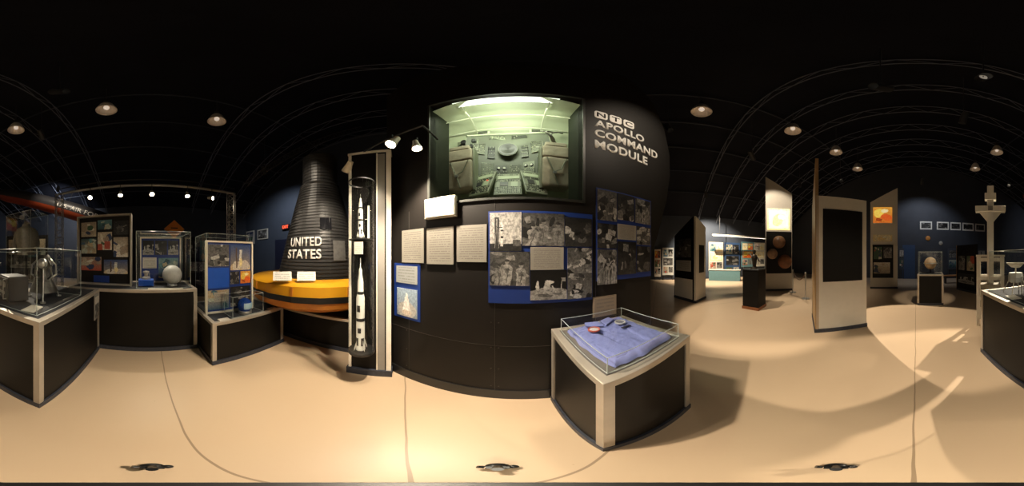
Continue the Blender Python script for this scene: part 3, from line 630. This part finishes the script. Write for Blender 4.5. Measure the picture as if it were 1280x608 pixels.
for u0,v0,w,h,kd in SEC:
    if kd=='big':
        for sx in(-1,1): placed(b,u0+sx*w*.45,v0+.045,w*.17,0,.02,0,1); placed(b,u0+sx*w*.45,v0+.045,w*.11,0,.024,1,1)
        nx,nz,zlo,zhi=8,3,-.42,-.12
    elif kd=='dial': nx,nz,zlo,zhi=5,8,-.42,.42
    else: nx,nz,zlo,zhi=10,6,-.40,.40
    if h<.1: nx,nz,zlo,zhi=13,2,-.25,.25
    for i in range(nx):
        for j in range(nz):
            u=u0+(i/(nx-1)-.5)*w*.80/.5; v=v0+(zlo+(zhi-zlo)*j/max(1,nz-1))*h/.75
            m_=random.choice([0,0,0,1])
            if kd=='dial' and j%2==0: placed(b,u,v,.008,0,.018,0,1)
            else: placed(b,u,v,.006,.009,.020,m_)
o=b.obj('gauges',[KN,DIAL,GRNM],T); o['kind']='stuff'
o=MB().lathe([(.001,0),(.085,0),(.09,.01),(.10,.012),(.112,.02),(.112,.04),(.09,.04),(.001,.02)],32).obj('hatch',mat('hatch_dark',(.020,.021,.016),.4),T,loc=(-.155,.77,3.03)); o.rotation_euler=(pi/2,0,0)
o=MB().lathe([(.112,0),(.122,0),(.122,.010),(.112,.010),(.112,0)],32).obj('hatch_ring',MID,T,loc=(-.155,.745,3.03)); o.rotation_euler=(pi/2,0,0)
Rt=Matrix.Rotation(-.5,3,'X')
LC=[(-.42,.55,2.37,.25,.22),(-.14,.60,2.37,.31,0),(.14,.55,2.37,.25,-.22)]
for k,(s,y,z,w,rz_) in enumerate(LC):
    R=Matrix.Rotation(rz_*-1.4,3,'Z')@Rt; C0=Vector((s,y,z))
    MB().box(C0,(w,.04,.44),R=R).obj('lower_console',GRNM,T,bevel=.01)
    b=MB(); P=lambda x,v,d=-.022:C0+R@Vector((x*w/2,d,v*.2))
    b.box(P(0,.62),(w*.8,.008,.07),3,R); b.box(P(-.3,-.1),(w*.3,.008,.08),0,R); b.box(P(.45,-.12),(w*.25,.008,.10),3,R)
    for i in range(15):
        for vv in(.9,.32,.22,-.42,-.55,-.68,-.81,-.92):
            b.box(P(-.88+i*.126,vv),(.006,.016,.009),random.choice([0,0,1]),R)
    if k==0: b.box(P(.5,.1),(.02,.02,.02),2,R)
    o=b.obj('console_switches',[KN,DIAL,mat('red_indicator',(.7,.05,.02),.4,emit=.5),GRN],T); o['kind']='stuff'
CUS=mat('couch_fabric',(.34,.30,.215),.85,scale=25,var=.2)
def cushion(w,d,h,seed,amp=.010):
    b=MB(); r=bmesh.ops.create_cube(b.bm,size=1); bmesh.ops.subdivide_edges(b.bm,edges=b.bm.edges[:],cuts=16,use_grid_fill=True)
    for v in b.bm.verts:
        x,y,z=v.co*2
        p=14; k=(abs(x)**p+abs(y)**p+abs(z)**p)**(1/p); m=max(abs(x),abs(y),abs(z)); f=m/k if k else 1
        q=Vector((x*f*w/2,y*f*d/2,z*f*h/2)); n_=q.normalized()
        q+=n_*amp*(noise.noise(q*9+Vector((seed,0,0)))*1.2-abs(noise.noise(q*14+Vector((0,seed,0))))*1.2)
        v.co=q
    return b
for sx in(-.67,.375):
    o=cushion(.30,.18,.42,sx*10,.006).obj('couch',CUS,T,loc=(sx,.52,2.49),smooth=True)
    cushion(.30,.18,.18,sx*20,.005).obj('upper_cushion',CUS,o,loc=(0,.0,.30),smooth=True)
    cushion(.24,.12,.06,sx*30,.004).obj('headrest',CUS,o,loc=(0,-.03,.42),smooth=True)
    b=MB().tube([Vector((-.10,-.098,.19)),Vector((-.03,-.105,-.02)),Vector((.02,-.098,-.20))],.006); b.obj('strap',MID,o)
    MB().tube([Vector((.11,-.098,.19)),Vector((.05,-.105,.02)),Vector((-.03,-.105,-.02))],.006).obj('strap',MID,o)
    MB().box((-.02,-.105,-.03),(.04,.016,.03)).obj('buckle',SILV,o)
    MB().box((0,0,0),(.02,.16,.62)).obj('couch_frame',GRNM,o,loc=(.163 if sx<0 else -.163,.02,.09))
MB().box((-.64,.70,3.10),(.28,.1,.24)).obj('stowage_box',MID,T,bevel=.01)
for s,z,r in[(-.72,3.06,.045),(-.60,3.06,.04),(-.68,3.16,.04),(-.56,3.16,.035)]: MB().cyl((s,.6,z),(s,.70,z),r,r*.9,18).obj('stowage_canister',KN,T,bevel=.006)
for k in range(3):
    b=MB(); pp=[Vector((.30+.05*k+.08*sin(u*2.2+k),.54+.08*cos(u*2),2.95+u*.12)) for u in [i*.25 for i in range(13)]]
    b.tube(pp,.010,8); b.obj('hose',mat('hose_grey',(.14,.14,.11),.5),T,smooth=True)
WL=mat('white_vinyl',(.97,.96,.93),.55,var=.02)
def rrect(w,h,r,n=5):
    P=[]
    for cx,cz,a0_ in((w/2-r,h/2-r,0),(-w/2+r,h/2-r,pi/2),(-w/2+r,-h/2+r,pi),(w/2-r,-h/2+r,3*pi/2)):
        for i in range(n+1): a=a0_+pi/2*i/n; P.append((cx+r*cos(a),0,cz+r*sin(a)))
    return P
for i,chh in enumerate('NTC'):
    bx=MB().prism(rrect(.130,.138,.030),(0,-.004,0)).obj('letter_tile',WL,T,loc=(.672+i*.152,-.001,3.155))
    text('lettering',chh,bx,BLK,.086,.084,(-.043,-.0055,-.042),ext=.002,offset=.02)
for i,(w,ww) in enumerate([('APOLLO',.57),('COMMAND',.78),('MODULE',.62)]):
    text('lettering',w,T,WL,ww,.122,(.61,-.003,2.925-i*.17),ext=.001,offset=.035)

def onwall(name,label,cat,p1,q1,p2,q2,m,items=[],group=None,th=.01,dep=0):
    s1,z1=ws(p1,q1); s2,z2=ws(p2,q2); 
    P=lambda s: O+RM@Vector((s,-th-dep-.001,0))
    t=board(name,label,cat,P(s1),P(s2),min(z1,z2),max(z1,z2),m,[],th=th,group=group)
    W=s2-s1; hh=abs(z1-z2); zb=min(z1,z2)
    for it in items:
        a,bq,c,dq,mm=it[:5]; nm=it[5] if len(it)>5 else 'photograph'
        sa,za=ws(a,bq); sc,zc=ws(c,dq)
        MB().box((0,0,0),(sc-sa,.006,abs(za-zc))).obj(nm,mm,t,loc=((sa+sc)/2-(s1+s2)/2,-.004,(za+zc)/2-zb))
    return t
PP=paper(16,(.26,.24,.20),(.08,.07,.06))
for a,c,e,g in [(503,288,532,330),(534,285,569,332),(571,282,610,329)]:
    onwall('text_sheet','grey sheet of printed text on the black wall','text sheet',a,c,e,g,BLK,[(a+1,c+1,e-1,g-1,PP,'printed_sheet')],group='text sheets')
onwall('caption_sign','white caption sign standing off the wall under the window','sign',535,252,572,271,WHITE,[(536,253,571,270,paper(4,(.5,.47,.41)),'printed_sheet')],th=.05)
onwall('photo_board','narrow blue board with a photograph of a pale rising cone','photo board',494,329,526,403,BLUE,[(497,332,523,356,paper(6,(.3,.31,.3)),'printed_sheet'),(498,359,523,399,photo('cone',9))])
onwall('photo_board','wide blue board with a collage of black and white photographs','photo board',611,265,740,374,BLUE,
 [(613,267,652,314,photo('tower')),(653,267,705,308,photo('people')),(706,272,739,309,photo('dark',10)),(663,309,704,337,PP,'printed_sheet'),(613,315,662,357,photo('people')),(663,338,708,373,photo('moon')),(709,310,739,341,photo('machine')),(709,342,739,371,photo('machine'))])
onwall('photo_board','tall dark blue-edged board with black and white photographs','photo board',745,235,813,345,BLUE,
 [(746,237,770,278,photo('machine')),(771,242,792,278,photo('dark',10)),(793,248,812,282,photo('people')),(746,279,770,311,photo('dark',9)),(771,280,794,301,PP,'printed_sheet'),(795,283,812,307,photo('machine')),(771,302,794,342,photo('dark',11)),(746,312,770,354,photo('people')),(795,308,812,339,photo('dark',11))])
onwall('caption_sign','small tan caption card low on the black wall','sign',741,372,770,392,mat('tan_card',(.2,.15,.1),.6),[(742,373,769,391,paper(5,(.25,.19,.13)),'printed_sheet')])

# track lights
Lp=at(521,1.22,zz(184,1.22))
spotlamp(Lp,(.42,.85,0),250,'bright small spotlight at the top corner of the black wall',ang=124,blend=.55,group='wall spotlights',scale=.75)
spotlamp(at(490,1.36,zz(179,1.36)),(-1.3,.7,0.3),105,'white spotlight head on top of the pillar',ang=110,scale=.95,group='wall spotlights')
spotlamp(at(434,1.75,zz(212,1.75)),(-1.5,2.5,1.5),110,'white spotlight aimed at the capsule',ang=95,group='wall spotlights',scale=1.0)
t=thing('lamp_bracket','thin metal rail holding the spotlights to the wall top','bracket',(0,1.3,2.76))
MB().tube([Vector(v) for v in((-.55,.45,.0),(-.06,.08,.0),(.14,-.08,0.0),(.30,.12,0))],.010).obj('rail',DKMET,t)

# ---------------------------------------------------------------- shirt plinth
PL=Vector((1.03,.278,0)); PRZ=radians(-36.5)
plinth('display_plinth','square black plinth with aluminium corners holding a blue shirt',-.335,.335,-.345,.345,.91,PL,PRZ,top=mat('grey_top',(.12,.11,.1),.4))
vitrine('low clear glass cover over the folded blue shirt',-.28,.28,-.29,.29,.91,1.015,PL,PRZ,r=.0022)
t=thing('folded_shirt','folded blue flight shirt with round embroidered patches','shirt',(PL.x,PL.y,.912),PRZ+radians(2))
SH=mat('blue_cotton',(.18,.21,.48),.85,scale=40,var=.12)
def cloth(fn,nx,ny,th,amp,seed,name,loc=(0,0,0)):
    b=MB(); g=[]
    for j in range(ny+1):
        row=[]
        for i in range(nx+1):
            x,y=fn(i/nx,j/ny); e=min(i,nx-i,j,ny-j); ed=min(1,e/3.5)
            w1=noise.noise(Vector((x*7+seed,y*7,seed))); w2=1-abs(noise.noise(Vector((x*11+y*8+seed,y*7-x*5,seed+3))))*2; w3=1-abs(noise.noise(Vector((x*22-y*16,y*19+seed,seed+7))))*2
            z=th*(ed**.5)+(amp*w1+amp*.7*w2+amp*.3*w3)*ed
            ex_=.012*noise.noise(Vector((x*12,y*12,seed+9)))
            row.append(b.bm.verts.new((x+ex_,y+ex_,max(z,.0))))
        g.append(row)
    for j in range(ny):
        for i in range(nx): b.bm.faces.new((g[j][i],g[j][i+1],g[j+1][i+1],g[j+1][i]))
    return b.obj(name,SH,t,loc=loc,smooth=True)
cloth(lambda u,v:((u-.5)*(.50-.05*abs(v-.5)),(v-.5)*.53),70,70,.032,.009,1,'shirt_body')
cloth(lambda u,v:(-.243+u*.14+.04*v,.18-v*.41),26,56,.010,.0055,5,'sleeve',(0,0,.031))
cloth(lambda u,v:(.103+u*.14-.04*v,.18-v*.41),26,56,.010,.0055,9,'sleeve',(0,0,.031))
for sx in(-1,1): MB().prism([(sx*.01,.13,.046),(sx*.13,.19,.050),(sx*.11,.24,.056),(sx*.01,.215,.056)],(0,0,.010)).obj('collar',SH,t,bevel=.004)
for i,(x,y,c1,c2) in enumerate([(-.115,.10,(.45,.44,.46),(.50,.10,.06)),(.115,.10,(.16,.16,.20),(.6,.6,.58))]):
    o=MB().cyl((0,0,0),(0,0,.006),.034,seg=28).obj('round_patch',mat('patch_a%d'%i,c1,.5,var=.4,scale=60),t,loc=(x,y,.058))
    MB().lathe([(.032,.002),(.041,.002),(.041,.011),(.032,.011),(.032,.002)],28).obj('patch_border',mat('patch_ring%d'%i,c2,.35,.3*i),o)
MB().box((.10,.02,.055),(.08,.022,.005)).obj('name_tag',mat('name_tag_leather',(.02,.02,.03),.5),t)

# ---------------------------------------------------------------- right hall
PW=mat('white_panel_paint',(.68,.63,.54),.5,var=.06)
def vpanel(P1,P2,z0,za,zb,m,name,label,cat,items=[],th=.06,edge=None):
    P1=Vector((P1[0],P1[1],0));P2=Vector((P2[0],P2[1],0)); W=(P2-P1).length; rz=atan2(P2.y-P1.y,P2.x-P1.x); c=(P1+P2)/2
    t=thing(name,label,cat,(c.x,c.y,0),rz)
    MB().prism([(-W/2,0,z0),(W/2,0,z0),(W/2,0,zb),(-W/2,0,za)],(0,th,0)).obj('main_board',m,t)
    for it in items:
        u,z,w,h,mm,nm=it; MB().box((0,0,0),(w*W,.012,h)).obj(nm,mm,t,loc=((u+w/2-.5)*W,-.008 if nm!='photograph' else -.014,z+h/2))
    MB().box((0,th/2,.04),(W+.02,th+.03,.08)).obj('base_skirt',KICK,t)
    if edge: MB().prism([(-W/2-.02,-.01,0.08),(-W/2,-.01,0.08),(-W/2,-.01,za),(-W/2-.02,-.01,za)],(0,th+.02,0)).obj('edge_trim',edge,t)
    return t
Pa=Vector((1.67,-2.42,0)); Pb=Vector((.972,-3.10,0)); Pc=Vector((2.30,-3.15,0))
vpanel(Pa,Pb,0,2.64,2.64,PW,'partition','white freestanding partition with a large inset black board','partition',[(.10,1.02,.80,1.36,BLK,'inset_board')],edge=ALU)
vpanel(Pc+Vector((-.02,.06,0)),Pa+Vector((.03,.03,0)),0,2.75,3.5,mat('wood_lit_panel',(.38,.24,.11),.5,var=.2),'partition','tall wood-coloured partition with slanted top edge','partition',edge=ALU)
k1=fl(843,372);k2=fl(867,379);k3=fl(882,373)
vpanel(k1,k2,0,2.2,2.75,BLK,'partition','dark picture partition with white lower band','partition',[(.05,.1,.9,.65,PW,'lower_band'),(.12,1.45,.76,.6,photo('machine',5),'photograph'),(.12,1.0,.76,.35,paper(8,(.4,.38,.33)),'text_panel')],edge=None)
vpanel(k2+Vector((-.04,-.06,0)),k3,0,2.75,2.5,PW,'partition','narrow white partition joined to the dark picture partition','partition',[(.3,.95,.5,.9,BLK,'inset_board')])
def pedestal(p,q,w,h,label,rz):
    P=fl(p,q)*1.06; t=thing('display_pedestal',label,'pedestal',(P.x,P.y,0),rz)
    MB().box((0,0,h/2+.03),(w,w,h-.06)).obj('body',BLK,t,bevel=.006); MB().box((0,0,.04),(w+.03,w+.03,.08)).obj('base_skirt',mat('brown_base',(.25,.09,.03),.5),t)
    MB().box((0,0,h-.01),(w+.03,w+.03,.03)).obj('top_rim',DKMET,t)
    return P
P=pedestal(943,388,.48,1.13,'black square pedestal with a brown base carrying a small statue',.5)
t=thing('statuette','dark small figure statue on the black pedestal','statue',(P.x,P.y,1.135),.5)
BR=mat('dark_bronze',(.06,.045,.03),.4,.5)
MB().cyl((0,0,0),(0,0,.05),.12,.1).obj('base',BR,t); MB().lathe([(.05,.05),(.06,.2),(.09,.3),(.07,.38),(.025,.42),(.045,.46),(.04,.52),(.001,.54)],20).obj('torso',BR,t,smooth=True)
MB().cyl((-.08,0,.34),(-.14,-.04,.2),.022,.018).obj('arm',BR,t,smooth=True); MB().cyl((.08,0,.34),(.15,-.03,.42),.022,.018).obj('arm',BR,t,smooth=True)
vitrine('tall glass cover over the small statue',-.22,.22,-.22,.22,1.135,1.8,(P.x,P.y,0),.5)
c1=fl(957,364); c2=fl(990,363)
t=vpanel(c1,c2,0,5.1,4.3,PW,'partition','tall white partition with slanted top and planet reliefs','partition',
 [(.06,2.60,.86,.95,photo('warm',1.5),'lit_picture'),(.02,.75,.96,1.78,BLK,'inset_board')])
W=(c2-c1).length
for (u,z,r,cc) in [(.5,2.08,.27,(.22,.11,.055)),(.25,1.58,.22,(.32,.20,.12)),(.72,1.25,.30,(.26,.11,.05))]:
    MB().sph((0,0,0),r,(1,.8,1),seg=28).obj('planet_relief',mat('planet%d'%int(z*10),cc,.45,var=.7,scale=6),t,((u-.5)*W,-.03,z),0,smooth=True)
c1=fl(1088,361); c2=fl(1122,361)
vpanel(c1,c2,0,4.0,4.75,PW,'partition','tall white partition with slanted top and an orange picture','partition',
 [(.1,3.0,.7,.75,photo('orange',3),'photograph'),(.08,.5,.76,1.5,BLK,'inset_board'),(.12,1.35,.31,.55,photo('col',5),'photograph'),(.48,1.4,.31,.5,photo('bw',5),'photograph'),(.12,.7,.6,.5,photo('col',4),'photograph'),(.1,2.15,.70,.3,photo('warm',4),'photograph')])
P=fl(1163,383); P=P*1.08; rz=cam_rot(1163)
plinth('display_plinth','black display plinth carrying a glass case with a globe',-.38,.38,-.3,.3,.95,(P.x,P.y,0),rz)
vitrine('glass case over a model globe',-.35,.35,-.27,.27,.95,1.62,(P.x,P.y,0),rz)
GP=P.copy()
t=thing('globe','orange and cream globe on a dark stand in the glass case','globe',(P.x,P.y,.95),rz)
MB().cyl((0,0,0),(0,0,.03),.12).cyl((0,0,.03),(0,0,.14),.02).obj('stand',BLKP,t)
MB().sph((0,0,.32),.19,seg=28).obj('sphere',mat('mars_globe',(.62,.45,.28),.5,var=.5,scale=9),t,smooth=True)
MB().lathe([(.2,.31),(.215,.31),(.215,.33),(.2,.33),(.2,.31)],28).obj('ring',SILV,t)
WH2=mat('bright_white_paint',(.85,.82,.74),.5,var=.05)
P=at(1238,3.5); t=thing('cross_post','thick white wooden post with cross arm and boxy slatted lower frame','wooden post',(P.x,P.y,0),cam_rot(1238))
MB().box((0,0,1.54),(.14,.14,3.08)).obj('post',WH2,t,bevel=.005)
zc=zz(262,3.5)
MB().box((0,-.01,zc),(.64,.16,.13)).obj('cross_arm',WH2,t,bevel=.005)
MB().box((0,-.02,zz(247,3.5)),(.24,.16,.16)).obj('upper_block',WH2,t,bevel=.005)
MB().box((0,-.095,zz(262,3.5)),(.10,.03,.10)).obj('bracket_plate',GREY,t)
for sx in(-1,1): MB().prism([(sx*.07,-.03,zc-.065),(sx*.24,-.03,zc-.065),(sx*.07,-.03,zc-.28)],(0,.06,0)).obj('gusset',WH2,t)
for sx in(-1,1):
    for sy in(-1,1): MB().box((sx*.25,sy*.2,.74),(.06,.06,1.48)).obj('frame_leg',WH2,t,bevel=.004)
for z in(.2,.62,1.04,1.42):
    for sy in(-1,1): MB().box((0,sy*.225,z),(.56,.03,.07)).obj('rail',WH2,t)
MB().box((0,0,1.50),(.58,.48,.04)).obj('shelf',WH2,t); MB().box((0,0,.66),(.42,.32,.5)).obj('equipment_box',mat('cream_box',(.4,.36,.28),.5),t,bevel=.01)
for z in(.5,.75): MB().box((0,-.165,z),(.30,.01,.12)).obj('equipment_panel',GREY,t)
vpanel(fl(1196,362),fl(1221,368),0,1.95,1.95,BLK,'partition','low dark partition with small photographs','partition',[(.1,.9,.35,.6,photo('bw',6),'photograph'),(.55,.9,.35,.6,photo('col',6),'photograph'),(.1,.35,.8,.4,photo('bw',5),'photograph')],edge=WOOD)
P=fl(1190,354); t=thing('bench','low dark wooden bench near the end wall','bench',(P.x,P.y,0),.1)
MB().box((0,0,.42),(.9,.35,.05)).obj('seat',WOOD,t)
for sx in(-1,1): MB().box((sx*.38,0,.2),(.05,.3,.4)).obj('leg',DKMET,t)
for p1,p2 in[(1150,1165),(1171,1186),(1188,1201),(1203,1217),(1219,1231)]:
    yy=Y0+.02; xa=yy*tan(az(p1)); xb=yy*tan(az(p2)); d=abs(yy); z0=zz(287,d); z1=zz(277,d)
    board('framed_picture','small dark picture in a white frame on the end wall','framed picture',(xa,yy+.01),(xb,yy+.01),z0,z1,mat('bright_frame',(.9,.87,.8),.5),[(.1,.16,.8,.68,photo('dark',6))],group='framed pictures on the end wall',th=.03)
for p,q,r,cc in[(1160,298,.16,(.75,.3,.06)),(1176,304,.13,(.5,.48,.42))]:
    yy=Y0+.02; o=MB().sph((0,0,0),r,(1,.4,1),seg=24).obj('planet_model',mat('far_planet%d'%p,cc,.6,var=.4,scale=6),None,(yy*tan(az(p)),yy,zz(q,abs(yy))),0,smooth=True); tag(o,'half-round planet model mounted on the end wall','planet model')
yy=Y0+.03; o=MB().box((yy*tan(az(1136)),yy,1.1),(.8,.06,2.2)).obj('door_1',mat('blue_door',(.03,.07,.16),.5)); S(o)
for p1,p2,k in[(1185,1197,'teal'),(1222,1232,'bw'),(1124,1130,'col')]:
    yy=Y0+.06; board('exhibit_board','lit exhibit board against the end wall','poster panel',(yy*tan(az(p1)),yy+.01),(yy*tan(az(p2)),yy+.01),.6,2.0,WALLM,[(.1,.1,.8,.35,photo(k,5)),(.1,.55,.8,.35,photo('bw',5))],th=.05,legs=True)
xx=X1-.12
def ex(p): return -xx*tan(az(p)-pi/2)
TEA=mat('teal_board',(.12,.24,.26),.6)
for p1,p2,z0,z1,bg,ks in[(818,826,.2,1.9,PW,('orange','col')),(828,842,.3,2.0,mat('pale_grey_board',(.6,.6,.55),.6),('teal','bw')),(886,904,.5,2.4,PW,('teal','warm')),(906,925,.0,2.4,mat('navy_board',(.03,.07,.16),.6),('teal','dark')),(927,942,.7,2.5,TEA,('warm','orange')),(943,956,.7,2.5,PW,('col','warm'))]:
    board('exhibit_board','brightly lit exhibit board against the side wall','poster panel',(xx,ex(p1)),(xx,ex(p2)),z0,z1,bg,[(.08,.68,.4,.26,photo(ks[0],4)),(.52,.68,.4,.26,photo(ks[1],4)),(.08,.36,.84,.26,photo(ks[1],4)),(.08,.08,.4,.22,photo('col',5)),(.55,.10,.37,.2,photo('bw',5))],th=.06,legs=z0>0)
t=thing('light_valance','long white light valance above the side wall exhibits','light fixture',(xx-.9,(ex(885)+ex(957))/2,2.75),pi/2)
LV=abs(ex(957)-ex(885)); MB().box((0,0,0),(LV,.12,.1)).obj('housing',PW,t); MB().box((0,0,-.052),(LV-.1,.06,.006)).obj('lamp_strip',mat('strip_glow',(1,.95,.8),.5,emit=4,ecol=(1,.92,.75)),t)
for s_ in(-1,1): MB().cyl((s_*LV*.4,0,.05),(s_*LV*.4,0,2.0),.012,seg=6).obj('hanger',DKMET,t)
P1=fl(886,351);P2=fl(925,352)
t=thing('display_counter','low pale counter in front of the side wall exhibits','counter',((P1+P2)/2).to_tuple(),atan2(P2.y-P1.y,P2.x-P1.x))
W=(P2-P1).length; MB().box((0,.2,.32),(W,.4,.64)).obj('body',TEA,t); MB().box((0,.2,.655),(W+.04,.44,.03)).obj('top',PW,t)
def stan(p,q):
    P=fl(p,q); t=thing('rope_post','short metal post holding a barrier rope','barrier post',(P.x,P.y,0),0,'rope barrier posts')
    MB().cyl((0,0,0),(0,0,.9),.02).cyl((0,0,0),(0,0,.03),.13,seg=20).sph((0,0,.92),.035).obj('post',SILV,t); return P
Qa=stan(991,366); Qb=stan(1007,374)
b=MB(); b.tube([Qa.lerp(Qb,.04+.92*i/8)+Vector((0,0,.86-.25*sin(pi*i/8))) for i in range(9)],.015); o=b.obj('barrier_rope',mat('brown_rope',(.12,.05,.02),.7)); tag(o,'sagging brown rope between two metal posts','barrier rope')

yy=Y1-.03; xf=lambda p: yy*tan(az(p))
S(MB().box(((xf(343)+xf(364))/2,yy,1.2),(1.1,.05,2.4)).obj('door_2',mat('navy_door',(.015,.018,.04),.5)))
t=thing('exit_sign','red lit EXIT sign above the dark door','exit sign',((xf(358)),yy-.06,zz(284,yy/cos(az(358)))),0)
MB().box((0,0,0),(.5,.06,.24)).obj('housing',mat('sign_housing',(.05,.01,.01),.5),t)
text('lettering','EXIT',t,mat('exit_red',(1,.1,.05),.5,emit=3,ecol=(1,.10,.04)),.4,.16,(-.2,-.034,-.08),ext=.003)
for p1,p2,q1,q2,k in[(308,318,290,306,'col'),(322,335,288,300,'bw'),(366,372,290,312,'bw')]:
    xa,xb=xf(p1),xf(p2); dd=yy/cos(az(p1)); board('framed_picture','small framed picture on the blue wall','framed picture',(xa,yy-.02),(xb,yy-.02),zz(q2,dd),zz(q1,dd),WHITE,[(.08,.1,.84,.8,photo(k,5))],group='framed pictures on the blue wall',th=.03)

# ---------------------------------------------------------------- tripod under the viewpoint
t=thing('tripod_base','black tripod foot spreader on the floor with three rubber feet','tripod',(0,0,0))
MB().lathe([(.001,.012),(.2,.012),(.268,.008),(.272,0),(.001,0)],48).obj('centre_plate',BLKP,t)
for p in(190,622,1045):
    P=at(p,.425); a=-az(p); q=MB()
    q.sph((0,0,.018),.028,(1.2,1,.6)).cyl((0,0,.02),(0,-.05,.09),.014,.016,12).box((.0,-.025,.05),(.06,.02,.02)).cyl((-.035,-.02,.05),(-.05,-.02,.055),.012,seg=10).sph((.04,-.01,.03),.016)
    q.obj('foot',BLKP,t,loc=(P.x,P.y,0),rz=a,smooth=True)

# ---------------------------------------------------------------- added roof spots, unseen sources for the hall, walls and exhibits
for P,Tg,W,ang,bl in [((3.9,-.2,5.4),(3.3,-2.1,0),1000,40,.3),((2.9,-5.8,4.8),(0,-3.3,0),1500,30,.15),((5.2,-6.0,5.2),(5.0,-5.6,0),520,80,.6),((7.6,-2.2,4.6),(9.8,-3.2,1.2),2200,90,.6),((-.3,-8.0,5.4),(-.3,-10.4,2.8),170,110,.6),((4.1,-2.6,4.9),(5.6,-5.2,2.9),300,50,.6),
   ((-3.4,-2.6,5.4),(-5.8,-3.4,3.6),400,60,.8),((.4,-1.8,4.6),(1.72,.35,2.8),240,34,1.0),((-4.6,4.0,5.0),(-5.5,6.5,2.2),330,120,.8),((-6.5,-4,4.8),(-9.6,-6,3.6),300,130,.8),
   ((-.7,-1.6,4.9),(-.40,1.5,1.25),900,16,.4),((-2.0,-1.2,5.2),(-1.75,2.96,2.0),650,30,.6),((-3.6,-5.6,4.6),(.1,-1.3,0),1900,27,.3),((-.9,-3.0,5.0),(GP.x,GP.y,1.2),350,24,.5)]:
    cc=(.85,.9,1) if P[0]<-4 or P[1]<-7.5 else WARM
    spotlamp(P,Tg,W,'dark spotlight added up under the roof to light the hall',ang=ang,body=DKMET,group='added roof spotlights',hang=vz(P[0])-P[2]-.35,scale=1.4,blend=bl,snoot=True,col=cc)
l=bpy.data.lights.new('cabin_lamp','AREA'); l.energy=15; l.shape='RECTANGLE'; l.size=.9; l.size_y=.12; l.color=(.92,1,.76)
o=bpy.data.objects.new('cabin_lamp',l); bpy.context.scene.collection.objects.link(o)
Pw=O+RM@Vector((-.14,.2,0)); Tw=O+RM@Vector((-.14,.75,0)); o.location=(Pw.x,Pw.y,3.38)
q=Vector((Tw.x-Pw.x,Tw.y-Pw.y,-.66)).normalized(); xr=RM@Vector((1,0,0)); zr=-q; yr=zr.cross(xr)
o.rotation_euler=Matrix((xr,yr,zr)).transposed().to_euler()
l=bpy.data.lights.new('cabin_ceiling_lamp','AREA'); l.energy=5; l.shape='RECTANGLE'; l.size=.9; l.size_y=.3; l.color=(.92,1,.80)
o=bpy.data.objects.new('cabin_ceiling_lamp',l); bpy.context.scene.collection.objects.link(o)
Pw=O+RM@Vector((-.14,.40,0)); o.location=(Pw.x,Pw.y,3.15); o.rotation_euler=(pi,0,-RZ)

# world + camera
w=bpy.data.worlds.new('world'); bpy.context.scene.world=w; w.use_nodes=True
w.node_tree.nodes['Background'].inputs[0].default_value=(.5,.45,.4,1); w.node_tree.nodes['Background'].inputs[1].default_value=.01
cd=bpy.data.cameras.new('camera'); co=bpy.data.objects.new('camera',cd); bpy.context.scene.collection.objects.link(co)
cd.type='PANO'; cd.clip_start=.02
tgt=cd if hasattr(cd,'panorama_type') else getattr(cd,'cycles',None)
tgt.panorama_type='EQUIRECTANGULAR'
tgt.latitude_max=radians(90); tgt.latitude_min=-288*K
tgt.longitude_min=-pi; tgt.longitude_max=pi
co.location=(0,0,H); co.rotation_euler=(pi/2,0,-az(640))
bpy.context.scene.camera=co
bpy.context.scene.view_settings.view_transform='Standard'
